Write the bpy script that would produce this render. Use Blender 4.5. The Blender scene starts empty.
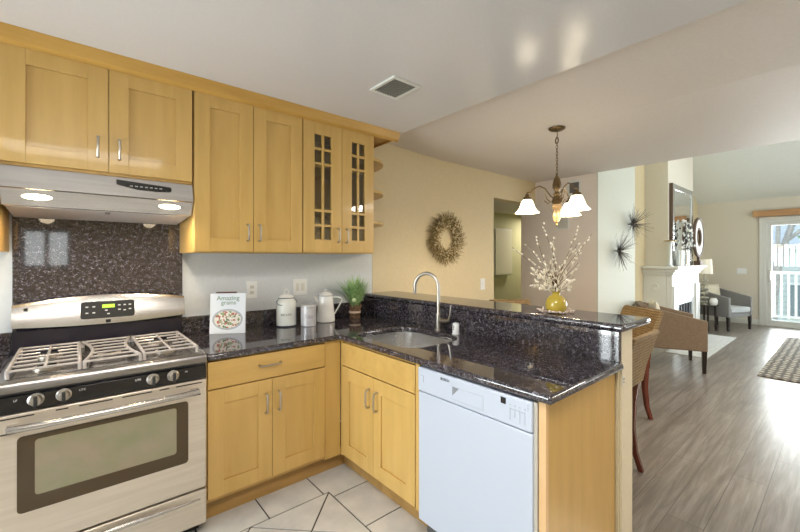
import bpy, bmesh, math, random
from mathutils import Vector, Matrix, Quaternion
random.seed(7)
SC = bpy.context.scene
COL = SC.collection
PI = math.pi

# ------------------------------------------------------------------ camera
cam_d = bpy.data.cameras.new('camera'); cam = bpy.data.objects.new('camera', cam_d); COL.objects.link(cam)
cam.location = (0, 0, 1.423); cam.rotation_euler = (PI/2, 0, -0.7033)
cam_d.sensor_width = 36; cam_d.lens = 381.85/800*36; cam_d.shift_y = -8.5/800; cam_d.clip_end = 200; cam_d.clip_start = 0.02
SC.camera = cam

# ------------------------------------------------------------------ light
SC.view_settings.view_transform = 'Standard'; SC.view_settings.look = 'None'
SC.view_settings.exposure = 0.16; SC.view_settings.gamma = 1.0; SC.view_settings.use_curve_mapping = False
SC.cycles.use_denoising = True
SC.cycles.max_bounces = 10; SC.cycles.diffuse_bounces = 5; SC.cycles.glossy_bounces = 4; SC.cycles.transparent_max_bounces = 12
SC.cycles.sample_clamp_indirect = 6
W = bpy.data.worlds.new('world'); SC.world = W; W.use_nodes = True
wn = W.node_tree.nodes; wl = W.node_tree.links
wbg = wn['Background']; wbg.inputs['Strength'].default_value = 2.3
wtc = wn.new('ShaderNodeTexCoord'); wsp = wn.new('ShaderNodeSeparateXYZ'); wr = wn.new('ShaderNodeValToRGB')
wl.new(wtc.outputs['Generated'], wsp.inputs[0]); wl.new(wsp.outputs['Z'], wr.inputs[0]); wl.new(wr.outputs[0], wbg.inputs['Color'])
wr.color_ramp.elements[0].position = 0.0; wr.color_ramp.elements[0].color = (0.95, 0.97, 0.95, 1)
wr.color_ramp.elements[1].position = 0.6; wr.color_ramp.elements[1].color = (0.62, 0.78, 1.0, 1)

def area(name, loc, rot, sx, sy, power, color=(1, 1, 1), spread=PI):
    l = bpy.data.lights.new(name, 'AREA'); l.shape = 'RECTANGLE'; l.size = sx; l.size_y = sy
    l.energy = power; l.color = color; l.spread = spread
    o = bpy.data.objects.new(name, l); o.location = loc; o.rotation_euler = rot; COL.objects.link(o); return o
# daylight through the openings, then added fill lights
area('daylight_patio_door', (11.35, 0.2, 1.15), (0, PI/2+0.25, 0), 2.0, 1.8, 210, (0.93, 0.97, 1.0))
area('daylight_kitchen_window', (-0.36, -2.75, 1.56), (PI/2, 0, 0), 0.6, 0.6, 1.3, (0.94, 0.97, 1.0))
area('daylight_kitchen_glass_door', (-2.42, 1.95, 1.05), (0, -PI/2, 0), 2.0, 1.3, 130, (0.94, 0.97, 1.0))
area('living_ceiling_fill', (7.5, -2.75, 1.45), (PI/2+0.95, 0, 0), 3.0, 1.6, 95, (0.95, 0.98, 1.0))  # added fill at an unseen window, tilted up to brighten the living room ceiling
area('dining_fill_light', (4.55, -1.2, 2.44), (0, 0, 0), 0.6, 1.8, 95, (1.0, 0.95, 0.89))  # added out-of-view fill for the dining side, no fixture there
area('kitchen_fill_light', (0.1, 0.1, 2.42), (0, 0, 0), 1.2, 0.5, 46, (1.0, 0.94, 0.86))  # unseen area light added above the viewpoint to brighten the kitchen
area('hall_fill_light', (6.9, 3.7, 2.2), (0, 0, 0), 0.4, 0.3, 20, (1.0, 0.9, 0.72))  # added unseen light that lifts the dim hall

# ------------------------------------------------------------------ materials
MATS = {}
def mat(name, color=(0.8, 0.8, 0.8), rough=0.5, metal=0.0, spec=0.5, coat=0.0, emit=None, estr=0.0, alpha=1.0, trans=0.0):
    if name in MATS: return MATS[name]
    m = bpy.data.materials.new(name); m.use_nodes = True
    b = m.node_tree.nodes['Principled BSDF']
    b.inputs['Base Color'].default_value = (*color, 1); b.inputs['Roughness'].default_value = rough
    b.inputs['Metallic'].default_value = metal; b.inputs['Specular IOR Level'].default_value = spec
    b.inputs['Coat Weight'].default_value = coat; b.inputs['Coat Roughness'].default_value = 0.05
    b.inputs['Transmission Weight'].default_value = trans
    if emit: b.inputs['Emission Color'].default_value = (*emit, 1); b.inputs['Emission Strength'].default_value = estr
    MATS[name] = m; return m
def nodes(m): return m.node_tree.nodes, m.node_tree.links, m.node_tree.nodes['Principled BSDF']
def coords(n, l, scale=(1, 1, 1), rot=(0, 0, 0), world=False):
    tc = n.new('ShaderNodeTexCoord'); mp = n.new('ShaderNodeMapping')
    mp.inputs['Scale'].default_value = scale; mp.inputs['Rotation'].default_value = rot
    if world:
        g = n.new('ShaderNodeNewGeometry'); l.new(g.outputs['Position'], mp.inputs[0])
    else: l.new(tc.outputs['Object'], mp.inputs[0])
    return mp
def ramp(n, l, src, stops):
    r = n.new('ShaderNodeValToRGB'); e = r.color_ramp.elements
    while len(e) < len(stops): e.new(0.5)
    for i, (p, c) in enumerate(stops): e[i].position = p; e[i].color = (*c, 1)
    l.new(src, r.inputs[0]); return r
def bump(n, l, b, src, strength=0.2, dist=0.01):
    bp = n.new('ShaderNodeBump'); bp.inputs['Strength'].default_value = strength; bp.inputs['Distance'].default_value = dist
    l.new(src, bp.inputs['Height']); l.new(bp.outputs[0], b.inputs['Normal'])
def noise(n, l, mp, scale, detail=4, rough=0.55, dist=0.0):
    t = n.new('ShaderNodeTexNoise'); t.inputs['Scale'].default_value = scale; t.inputs['Detail'].default_value = detail
    t.inputs['Roughness'].default_value = rough; t.inputs['Distortion'].default_value = dist
    l.new(mp.outputs[0], t.inputs['Vector']); return t

def noisy(name, c1, c2, scale=8, stretch=(1, 1, 1), rough=0.5, metal=0.0, bstr=0.0, spec=0.5, coat=0.0, lo=0.35, hi=0.65, world=True, bdist=0.004):
    if name in MATS: return MATS[name]
    m = mat(name, c1, rough, metal, spec, coat); n, l, b = nodes(m)
    mp = coords(n, l, stretch, world=world); t = noise(n, l, mp, scale)
    r = ramp(n, l, t.outputs['Fac'], [(lo, c1), (hi, c2)]); l.new(r.outputs[0], b.inputs['Base Color'])
    if bstr: bump(n, l, b, t.outputs['Fac'], bstr, bdist)
    return m
def granite(name):
    m = mat(name, (0.03, 0.02, 0.02), 0.04, 0, 0.5); n, l, b = nodes(m); b.inputs['IOR'].default_value = 1.85
    mp = coords(n, l, world=True)
    v = n.new('ShaderNodeTexVoronoi'); v.inputs['Scale'].default_value = 240; l.new(mp.outputs[0], v.inputs['Vector'])
    sep = n.new('ShaderNodeSeparateColor'); l.new(v.outputs['Color'], sep.inputs[0])
    t = noise(n, l, mp, 48, 4, 0.7)
    ad = n.new('ShaderNodeMath'); ad.operation = 'MULTIPLY_ADD'; ad.inputs[1].default_value = 1.3; l.new(t.outputs['Fac'], ad.inputs[0])
    sc = n.new('ShaderNodeMath'); sc.operation = 'MULTIPLY_ADD'; sc.inputs[1].default_value = 0.55; sc.inputs[2].default_value = -0.42; l.new(sep.outputs[0], sc.inputs[0]); l.new(sc.outputs[0], ad.inputs[2])
    r = ramp(n, l, ad.outputs[0], [(0.0, (0.012, 0.011, 0.016)), (0.48, (0.024, 0.020, 0.027)), (0.62, (0.058, 0.046, 0.052)), (0.76, (0.115, 0.105, 0.122)), (0.96, (0.29, 0.29, 0.36))])
    l.new(r.outputs[0], b.inputs['Base Color'])
    return m
GRANITE = granite('polished_granite')
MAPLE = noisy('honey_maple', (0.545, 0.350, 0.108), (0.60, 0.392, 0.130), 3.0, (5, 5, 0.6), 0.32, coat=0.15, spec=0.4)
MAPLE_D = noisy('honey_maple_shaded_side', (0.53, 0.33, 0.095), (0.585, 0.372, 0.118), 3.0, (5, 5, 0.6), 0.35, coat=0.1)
MAPLE_H = noisy('honey_maple_across', (0.53, 0.335, 0.10), (0.60, 0.39, 0.125), 3.0, (0.6, 5, 5), 0.32, coat=0.15, spec=0.4)
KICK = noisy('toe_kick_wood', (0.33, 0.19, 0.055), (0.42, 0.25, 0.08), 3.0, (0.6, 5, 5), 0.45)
STEEL = noisy('brushed_steel', (0.52, 0.50, 0.48), (0.60, 0.58, 0.56), 60, (0.05, 1, 1), 0.27, 1.0)
BASIN = mat('sink_steel', (0.84, 0.84, 0.84), 0.24, 1.0)
STEEL_D = noisy('appliance_steel_front', (0.66, 0.59, 0.50), (0.73, 0.66, 0.57), 60, (0.05, 1, 1), 0.38, 0.8)
CHROME = mat('satin_nickel', (0.50, 0.47, 0.43), 0.3, 1.0)
IRON = noisy('grate_enamel', (0.46, 0.42, 0.40), (0.56, 0.52, 0.50), 30, rough=0.22, spec=0.8)
BLACK = mat('black_enamel', (0.012, 0.012, 0.014), 0.12, 0, 0.6)
DARK = mat('dark_gap', (0.008, 0.007, 0.006), 0.6)
COOK = noisy('cooktop_enamel', (0.05, 0.047, 0.045), (0.08, 0.075, 0.07), 20, rough=0.15)
WHITE_AP = mat('white_appliance', (0.50, 0.56, 0.67), 0.28, 0, 0.5)
WHITE_PL = mat('white_plastic', (0.82, 0.84, 0.85), 0.35)
ENAMEL = mat('cream_enamel', (0.76, 0.78, 0.74), 0.14, 0, 0.6)
ENAMEL_W = mat('white_enamel', (0.83, 0.83, 0.82), 0.14, 0, 0.6)
GALV = noisy('pale_tin', (0.62, 0.62, 0.66), (0.72, 0.72, 0.75), 20, rough=0.3, metal=0.3)
TRIM = mat('white_trim_paint', (0.70, 0.71, 0.68), 0.35)
WALL_W = noisy('white_wall_paint', (0.63, 0.67, 0.71), (0.66, 0.70, 0.74), 40, rough=0.7, bstr=0.1)
WALL_C = noisy('cream_wall_paint', (0.66, 0.565, 0.37), (0.69, 0.59, 0.39), 40, rough=0.7, bstr=0.1)
WALL_L = noisy('pale_beige_wall_paint', (0.66, 0.62, 0.53), (0.68, 0.64, 0.55), 40, rough=0.7, bstr=0.1)
WALL_O = noisy('olive_hall_paint', (0.42, 0.41, 0.25), (0.45, 0.44, 0.27), 40, rough=0.7)
CEIL_K = noisy('kitchen_ceiling_semigloss', (0.66, 0.655, 0.67), (0.68, 0.675, 0.69), 70, rough=0.18, spec=0.5, bstr=0.35, bdist=0.0012)
CEIL_D = noisy('dining_ceiling_paint', (0.68, 0.635, 0.60), (0.71, 0.665, 0.63), 60, rough=0.6, bstr=0.15)
CEIL_P = noisy('popcorn_ceiling', (0.80, 0.85, 0.82), (0.90, 0.93, 0.90), 90, rough=0.9, bstr=0.9, bdist=0.012)
TILE = noisy('pale_floor_tile', (0.52, 0.52, 0.51), (0.64, 0.63, 0.60), 6, rough=0.25, coat=0.1)
GROUT = mat('dark_grout', (0.05, 0.045, 0.035), 0.9)
BRONZE = noisy('aged_bronze', (0.10, 0.065, 0.03), (0.22, 0.15, 0.07), 30, rough=0.35, metal=0.8)
BRASS = mat('antique_brass', (0.42, 0.30, 0.12), 0.3, 0.9)
SHADE = mat('frosted_shade_glass', (0.95, 0.9, 0.78), 0.4, emit=(1.0, 0.86, 0.62), estr=6.0)
BULB = mat('hood_lamp_glow', (1, 0.95, 0.8), 0.4, emit=(1.0, 0.82, 0.52), estr=14)
RUBBER = mat('black_plastic', (0.02, 0.02, 0.02), 0.4)
DISPLAY = mat('green_clock_digits', (0.3, 0.5, 0.05), 0.4, emit=(0.5, 0.9, 0.08), estr=0.9)
PRINT = mat('dark_print', (0.05, 0.05, 0.06), 0.5)
PRINTW = mat('white_print', (0.75, 0.75, 0.75), 0.5)
PRINTG = mat('green_print', (0.20, 0.32, 0.24), 0.5)
PAPER = mat('book_cover_paper', (0.78, 0.83, 0.90), 0.3)
CERAMIC = mat('yellow_glaze', (0.50, 0.37, 0.05), 0.15, coat=0.3)
MAHOG = noisy('red_mahogany', (0.10, 0.022, 0.012), (0.16, 0.035, 0.02), 6, (1, 1, 0.2), 0.25, coat=0.2)
DKWOOD = mat('dark_wood_leg', (0.018, 0.012, 0.009), 0.3)
CREAM_F = noisy('cream_pillow_fabric', (0.62, 0.57, 0.44), (0.70, 0.65, 0.52), 50, rough=0.9, bstr=0.2)
GREY_F = noisy('grey_upholstery', (0.20, 0.20, 0.20), (0.25, 0.25, 0.25), 120, rough=0.9, bstr=0.2)
SEAT_F = noisy('pale_grey_seat_fabric', (0.45, 0.48, 0.50), (0.52, 0.55, 0.57), 120, rough=0.9)
BROWN_F = noisy('brown_upholstery', (0.16, 0.112, 0.072), (0.23, 0.165, 0.11), 90, rough=0.9, bstr=0.2)
TWIG = noisy('twig_bark', (0.16, 0.09, 0.05), (0.28, 0.17, 0.10), 60, rough=0.8)
MIRROR = mat('mirror_glass', (0.86, 0.88, 0.88), 0.02, 1.0)

def weave(name, c1, c2, sx, sy, axes='XZ', rough=0.85, bs=0.6):
    m = mat(name, c1, rough); n, l, b = nodes(m)
    mp = coords(n, l)
    w1 = n.new('ShaderNodeTexWave'); w1.bands_direction = 'Z'; w1.inputs['Scale'].default_value = sy; w1.inputs['Distortion'].default_value = 1.2; w1.inputs['Detail'].default_value = 1
    w2 = n.new('ShaderNodeTexWave'); w2.bands_direction = 'DIAGONAL' if axes == 'D' else 'X'; w2.inputs['Scale'].default_value = sx; w2.inputs['Distortion'].default_value = 1.2
    l.new(mp.outputs[0], w1.inputs[0]); l.new(mp.outputs[0], w2.inputs[0])
    mm = n.new('ShaderNodeMath'); mm.operation = 'MULTIPLY'; l.new(w1.outputs['Fac'], mm.inputs[0]); l.new(w2.outputs['Fac'], mm.inputs[1])
    t = noise(n, l, mp, 25, 3)
    ad = n.new('ShaderNodeMath'); ad.operation = 'ADD'; l.new(mm.outputs[0], ad.inputs[0]); l.new(t.outputs['Fac'], ad.inputs[1])
    r = ramp(n, l, ad.outputs[0], [(0.3, c1), (1.1, c2)]); l.new(r.outputs[0], b.inputs['Base Color'])
    bump(n, l, b, mm.outputs[0], bs, 0.004); return m
WOVEN = weave('tan_woven_fabric', (0.13, 0.082, 0.036), (0.30, 0.21, 0.10), 21, 14, bs=0.3)
BRAID = mat('braided_rug', (0.2, 0.17, 0.14), 0.95)
def braid():
    n, l, b = nodes(BRAID); mp = coords(n, l)
    w1 = n.new('ShaderNodeTexWave'); w1.bands_direction = 'X'; w1.inputs['Scale'].default_value = 2.6; w1.inputs['Distortion'].default_value = 2.0; w1.inputs['Detail Scale'].default_value = 3
    w2 = n.new('ShaderNodeTexWave'); w2.bands_direction = 'Y'; w2.inputs['Scale'].default_value = 4.2; w2.inputs['Distortion'].default_value = 2.2; w2.inputs['Detail Scale'].default_value = 2.5
    l.new(mp.outputs[0], w1.inputs[0]); l.new(mp.outputs[0], w2.inputs[0])
    mm = n.new('ShaderNodeMath'); mm.operation = 'MULTIPLY'; l.new(w1.outputs['Fac'], mm.inputs[0]); l.new(w2.outputs['Fac'], mm.inputs[1])
    r = ramp(n, l, mm.outputs[0], [(0.05, (0.10, 0.085, 0.07)), (0.6, (0.42, 0.37, 0.30))]); l.new(r.outputs[0], b.inputs['Base Color'])
    bump(n, l, b, mm.outputs[0], 0.8, 0.01)
braid()
def planks():
    m = mat('grey_brown_plank_floor', (0.3, 0.25, 0.2), 0.30, coat=0.08); n, l, b = nodes(m)
    mp = coords(n, l, world=True)
    br = n.new('ShaderNodeTexBrick'); br.inputs['Scale'].default_value = 1.0; br.inputs['Brick Width'].default_value = 1.25; br.inputs['Row Height'].default_value = 0.165
    br.inputs['Mortar Size'].default_value = 0.0022; br.offset = 0.37; br.inputs['Mortar'].default_value = (0.09, 0.07, 0.055, 1); br.inputs['Bias'].default_value = 0
    br.inputs['Color1'].default_value = (0.0, 0.0, 0.0, 1); br.inputs['Color2'].default_value = (1, 1, 1, 1)
    l.new(mp.outputs[0], br.inputs['Vector'])
    mp2 = coords(n, l, (0.9, 13, 1), world=True); t = noise(n, l, mp2, 1.9, 7, 0.66, 0.5)
    mp3 = coords(n, l, (0.5, 2.5, 1), world=True); t3 = noise(n, l, mp3, 1.5, 3)
    sp = n.new('ShaderNodeSeparateColor'); l.new(br.outputs['Color'], sp.inputs[0])
    ml = n.new('ShaderNodeMath'); ml.operation = 'MULTIPLY_ADD'; ml.inputs[1].default_value = 0.10; l.new(sp.outputs[0], ml.inputs[0]); l.new(t.outputs['Fac'], ml.inputs[2])
    m3 = n.new('ShaderNodeMath'); m3.operation = 'MULTIPLY_ADD'; m3.inputs[1].default_value = 0.25; l.new(t3.outputs['Fac'], m3.inputs[0]); l.new(ml.outputs[0], m3.inputs[2])
    r = ramp(n, l, m3.outputs[0], [(0.40, (0.09, 0.074, 0.06)), (0.64, (0.165, 0.14, 0.117)), (0.82, (0.25, 0.22, 0.19)), (1.0, (0.34, 0.31, 0.28))])
    mx = n.new('ShaderNodeMix'); mx.data_type = 'RGBA'; l.new(br.outputs['Fac'], mx.inputs['Factor']); l.new(r.outputs[0], mx.inputs[6]); mx.inputs[7].default_value = (0.09, 0.07, 0.055, 1)
    l.new(mx.outputs[2], b.inputs['Base Color']); bump(n, l, b, t.outputs['Fac'], 0.15, 0.003); return m
PLANK = planks()
def pane_glass(name, tint=(0.96, 0.98, 0.97), refl=0.12, rough=0.0):
    m = bpy.data.materials.new(name); m.use_nodes = True; n, l = m.node_tree.nodes, m.node_tree.links; n.clear()
    o = n.new('ShaderNodeOutputMaterial'); mx = n.new('ShaderNodeMixShader'); tr = n.new('ShaderNodeBsdfTransparent'); g = n.new('ShaderNodeBsdfGlossy')
    tr.inputs[0].default_value = (*tint, 1); g.inputs['Roughness'].default_value = rough
    f = n.new('ShaderNodeFresnel'); f.inputs[0].default_value = 1.45
    l.new(f.outputs[0], mx.inputs[0]); l.new(tr.outputs[0], mx.inputs[1]); l.new(g.outputs[0], mx.inputs[2]); l.new(mx.outputs[0], o.inputs[0]); MATS[name] = m; return m
GLASS = pane_glass('clear_glass')
OVENGLASS = mat('oven_door_glass', (0.060, 0.038, 0.014), 0.05, 0, 0.5, coat=0.0)
OVENIN = noisy('oven_window_screen', (0.19, 0.19, 0.09), (0.25, 0.20, 0.12), 6, rough=0.06, spec=1.0, coat=1.0)

# ------------------------------------------------------------------ builders
class MB:
    def __init__(s): s.bm = bmesh.new()
    def box(s, x0, x1, y0, y1, z0, z1, M=None):
        vs = [s.bm.verts.new((x, y, z)) for x in (x0, x1) for y in (y0, y1) for z in (z0, z1)]
        for f in ((0, 1, 3, 2), (4, 6, 7, 5), (0, 4, 5, 1), (2, 3, 7, 6), (0, 2, 6, 4), (1, 5, 7, 3)): s.bm.faces.new([vs[i] for i in f])
        if M is not None: bmesh.ops.transform(s.bm, matrix=M, verts=vs)
        return s
    def prism(s, poly, a0, a1, axis='z'):
        def P(p, a):
            return {'z': (p[0], p[1], a), 'x': (a, p[0], p[1]), 'y': (p[0], a, p[1])}[axis]
        b = [s.bm.verts.new(P(p, a0)) for p in poly]; t = [s.bm.verts.new(P(p, a1)) for p in poly]
        n = len(poly)
        s.bm.faces.new(b); s.bm.faces.new(t[::-1])
        for i in range(n): s.bm.faces.new((b[i], t[i], t[(i+1) % n], b[(i+1) % n]))
        return s
    def hexa(s, b, t):     # four bottom corners, four top corners
        vb = [s.bm.verts.new(p) for p in b]; vt = [s.bm.verts.new(p) for p in t]
        s.bm.faces.new(vb[::-1]); s.bm.faces.new(vt)
        for i in range(4): s.bm.faces.new((vb[i], vb[(i+1) % 4], vt[(i+1) % 4], vt[i]))
        return s
    def ring(s, c, r, ax, seg, sx=1.0):
        q = Vector((0, 0, 1)).rotation_difference(Vector(ax).normalized())
        return [s.bm.verts.new(Vector(c) + q @ Vector((r*math.cos(2*PI*i/seg)*sx, r*math.sin(2*PI*i/seg), 0))) for i in range(seg)]
    def tube(s, pts, r, seg=8, caps=True, closed=False):
        pts = [Vector(p) for p in pts]; n = len(pts)
        rs = r if isinstance(r, (list, tuple)) else [r]*n
        rings = []; prev = None
        for i, p in enumerate(pts):
            if closed: d = pts[(i+1) % n]-pts[i-1]
            else: d = (pts[min(i+1, n-1)]-pts[max(i-1, 0)])
            if d.length < 1e-9: d = Vector((0, 0, 1))
            d.normalize()
            if prev is None:
                u = d.orthogonal().normalized()
            else:
                u = prev - d*prev.dot(d)
                u = u.normalized() if u.length > 1e-6 else d.orthogonal().normalized()
            prev = u; w = d.cross(u)
            rings.append([s.bm.verts.new(p + (u*math.cos(2*PI*k/seg)+w*math.sin(2*PI*k/seg))*rs[i]) for k in range(seg)])
        m = n if closed else n-1
        for i in range(m):
            a, b = rings[i], rings[(i+1) % n]
            for k in range(seg): s.bm.faces.new((a[k], a[(k+1) % seg], b[(k+1) % seg], b[k]))
        if caps and not closed: s.bm.faces.new(rings[0][::-1]); s.bm.faces.new(rings[-1])
        return s
    def lathe(s, prof, c=(0, 0, 0), seg=24, M=None, sx=1.0, sy=1.0):
        rings = []; start = len(s.bm.verts); new = []
        for r, z in prof:
            if r < 1e-5: v = [s.bm.verts.new((c[0], c[1], c[2]+z))]
            else: v = [s.bm.verts.new((c[0]+r*sx*math.cos(2*PI*i/seg), c[1]+r*sy*math.sin(2*PI*i/seg), c[2]+z)) for i in range(seg)]
            rings.append(v); new += v
        for a, b in zip(rings, rings[1:]):
            for i in range(seg):
                j = (i+1) % seg
                if len(a) == 1 and len(b) == 1: continue
                if len(a) == 1: s.bm.faces.new((a[0], b[i], b[j]))
                elif len(b) == 1: s.bm.faces.new((a[i], a[j], b[0]))
                else: s.bm.faces.new((a[i], a[j], b[j], b[i]))
        if M is not None: bmesh.ops.transform(s.bm, matrix=M, verts=new)
        return s
    def ball(s, c, r, seg=10, sc=(1, 1, 1), rot=None):
        M = Matrix.Translation(c) @ (rot.to_matrix().to_4x4() if rot else Matrix.Identity(4)) @ Matrix.Diagonal((*sc, 1))
        n = max(4, seg//2)
        s.lathe([(r*math.sin(PI*i/n), -r*math.cos(PI*i/n)) for i in range(n+1)], (0, 0, 0), seg, M); return s
    def cyl(s, p0, p1, r, seg=16): return s.tube([p0, p1], r, seg)

def basis(o):
    M = o.matrix_basis.copy(); p = o.parent
    while p: M = p.matrix_basis @ M; p = p.parent
    return M
def obj(name, mb, m, parent=None, bevel=0, seg=2, world=True, smooth=35, label=None, kind=None, sub=0):
    me = bpy.data.meshes.new(name); bmesh.ops.recalc_face_normals(mb.bm, faces=mb.bm.faces); mb.bm.to_mesh(me); mb.bm.free()
    o = bpy.data.objects.new(name, me); COL.objects.link(o)
    for x in (m if isinstance(m, list) else [m]): me.materials.append(x)
    if smooth:
        for p in me.polygons: p.use_smooth = True
        me.set_sharp_from_angle(angle=math.radians(smooth))
    if parent is not None:
        o.parent = parent
        if world: me.transform(basis(parent).inverted())
    if bevel:
        b = o.modifiers.new('bevel', 'BEVEL'); b.width = bevel; b.segments = seg; b.limit_method = 'ANGLE'; b.angle_limit = math.radians(40); b.harden_normals = False
    if sub:
        d = o.modifiers.new('sub', 'SUBSURF'); d.levels = sub; d.render_levels = sub
    if label: o['label'] = label
    if kind: o['kind'] = kind
    return o
def thing(name, label, cat, loc=(0, 0, 0), rz=0, group=None):
    o = bpy.data.objects.new(name, None); COL.objects.link(o); o.location = loc; o.rotation_euler = (0, 0, rz)
    o.empty_display_size = 0.1; o['label'] = label; o['category'] = cat
    if group: o['group'] = group
    return o
def tag(o, label, cat, group=None, kind=None):
    o['label'] = label; o['category'] = cat
    if group: o['group'] = group
    if kind: o['kind'] = kind
    return o
def struct(name, mb, m, bevel=0, parent=None, label=None, smooth=0):
    o = obj(name, mb, m, parent, bevel, smooth=smooth)
    o['kind'] = 'structure'
    if label: o['label'] = label
    return o
def dup(o, parent=None):
    c = o.copy(); COL.objects.link(c); c.parent = parent
    for ch in [x for x in COL.objects if x.parent == o]: dup(ch, c)
    return c
def text(name, body, size, M, m, parent, ext=0.0004, align='CENTER', bold=0.0, xs=1.0):
    cu = bpy.data.curves.new(name, 'FONT'); cu.body = body; cu.size = size; cu.extrude = ext; cu.align_x = align; cu.align_y = 'CENTER'; cu.offset = bold
    to = bpy.data.objects.new(name+'_tmp', cu); COL.objects.link(to)
    dg = bpy.context.evaluated_depsgraph_get(); me = bpy.data.meshes.new_from_object(to.evaluated_get(dg))
    bpy.data.objects.remove(to); me.name = name
    me.transform(Matrix.Diagonal((xs, 1, 1, 1)))
    o = bpy.data.objects.new(name, me); COL.objects.link(o); me.materials.clear(); me.materials.append(m)
    me.transform(M)
    if parent is not None: o.parent = parent; me.transform(basis(parent).inverted())
    return o
def face_neg_y(x, y, z): return Matrix.Translation((x, y, z)) @ Matrix.Rotation(PI/2, 4, 'X')
def face_neg_x(x, y, z): return Matrix.Translation((x, y, z)) @ Matrix.Rotation(-PI/2, 4, 'Z') @ Matrix.Rotation(PI/2, 4, 'X')

WY = 2.87; KZ = 2.457; DZ = 2.475; CT = 0.914; LX = -2.2; RY = -2.6; FX = 11.0
BX = 4.925   # where the dining ceiling ends

# ------------------------------------------------------------------ structure
struct('floor', MB().box(LX, 2.08, RY, WY, -0.12, -0.004), GROUT, label='dark grouted base of the tiled kitchen floor')
def clip(poly, x0, x1, y0, y1):
    for ax, lim, sg in ((0, x0, 1), (0, x1, -1), (1, y0, 1), (1, y1, -1)):
        out = []
        for i in range(len(poly)):
            a, b = poly[i-1], poly[i]; da, db = sg*(a[ax]-lim), sg*(b[ax]-lim)
            if (da >= 0) != (db >= 0):
                t = da/(da-db); out.append((a[0]+t*(b[0]-a[0]), a[1]+t*(b[1]-a[1])))
            if db >= 0: out.append(b)
        poly = out
        if len(poly) < 3: return []
    return poly
tb = MB(); g = 0.0045
def tile(poly):
    cx = sum(p[0] for p in poly)/len(poly); cy = sum(p[1] for p in poly)/len(poly)
    if len(poly) >= 3: tb.prism(poly, -0.004, 0.0)
def rect(x0, x1, y0, y1): tile([(x0+g, y0+g), (x1-g, y0+g), (x1-g, y1-g), (x0+g, y1-g)])
x = 1.135
k = 0
while x > LX:
    x0 = max(LX, x-0.33); rect(x0, x, 2.048, 2.30); x = x0 - 1e-6 if x0 == LX else x0
tile([(1.135+g, 2.048+g), (1.168+g, 2.048+g), (1.168+g, 1.99+g), (1.44-g, 1.99+g), (1.44-g, 2.30-g), (1.135+g, 2.30-g)])
y = 1.99; nxt = 1.66
while y > RY:
    rect(1.168, 1.44, max(nxt, RY), y); y = nxt; nxt -= 0.33
for i in range(-9, 4):
    for j in range(-12, 3):
        for ox in (0, 0.2325):
            cx = 0.9355+0.465*i-ox; cy = 2.046+0.465*j-ox
            h = 0.2325-g*1.42
            p = clip([(cx-h, cy), (cx, cy-h), (cx+h, cy), (cx, cy+h)], LX, 1.168-g, RY, 2.048-g)
            if p: tile(p)
rect(1.44, 2.08, RY, 0.7)
struct('floor_tiles', tb, TILE, label='pale ceramic tiles with a diagonal field and a straight border')
struct('floor_planks', MB().box(2.08, FX, RY, 2.95, -0.12, 0.0).box(3.5, 8.2, 2.95, 4.3, -0.12, 0.0), PLANK, label='grey brown wood plank floor')
# kitchen and dining walls
struct('wall_back', MB().box(LX-0.1, 2.095, WY, WY+0.12, 0, KZ+0.02), WALL_W, label='white kitchen wall behind the counter')
struct('wall_dining', MB().prism([(2.095, 0), (3.958, 0), (3.958, 2.168), (BX, 2.168), (BX, 2.62), (2.095, 2.62)], WY-0.004, WY+0.12, 'y'), WALL_C, label='cream dining wall with the wreath')
struct('wall_left', MB().box(LX-0.1, LX, RY-0.1, 1.3, 0, KZ).box(LX-0.1, LX, 2.6, WY, 0, KZ).box(LX-0.1, LX, 1.3, 2.6, 2.1, KZ), WALL_W)
rw = MB()
wins = [(-0.66, -0.06, 1.25, 1.88), (6.0, 9.0, 0.7, 2.2)]
xx = LX-0.1
for (a, b_, c, d) in wins:
    rw.box(xx, a, RY-0.12, RY, 0, 3.0); rw.box(a, b_, RY-0.12, RY, 0, c); rw.box(a, b_, RY-0.12, RY, d, 3.0); xx = b_
rw.box(xx, FX+0.1, RY-0.12, RY, 0, 4.6)
struct('wall_rear', rw, WALL_C)
for i, (a, b_, c, d) in enumerate(wins):
    w = MB(); f = 0.05
    w.box(a, b_, RY-0.1, RY+0.02, c, c+f).box(a, b_, RY-0.1, RY+0.02, d-f, d).box(a, a+f, RY-0.1, RY+0.02, c+f, d-f).box(b_-f, b_, RY-0.1, RY+0.02, c+f, d-f).box((a+b_)/2-0.03, (a+b_)/2+0.03, RY-0.1, RY, c+f, d-f)
    wo = struct('window_%d' % (i+1), w, TRIM, label='white framed window behind the viewpoint')
    struct('window_pane', MB().box(a+f, b_-f, RY-0.06, RY-0.055, c+f, d-f), GLASS, parent=wo)
# ceilings
struct('ceiling', MB().box(LX-0.1, 2.06, RY-0.1, WY+0.1, KZ, KZ+0.1), CEIL_K, label='semi-gloss kitchen ceiling')
struct('ceiling_dining', MB().prism([(2.06, KZ+0.001), (2.06, 2.86), (BX, 2.86), (BX, DZ), (3.0, DZ), (2.061, 2.525)], RY-0.1, WY-0.004, 'y'), CEIL_D, label='dining ceiling that folds down from the kitchen ceiling')
struct('ceiling_living', MB().prism([(BX, 2.86), (7.9, 4.25), (FX+0.1, 2.60), (FX+0.1, 2.72), (7.9, 4.4), (BX, 3.0)], RY-0.1, 3.1, 'y'), CEIL_P, label='vaulted popcorn ceiling of the living room')
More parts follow.
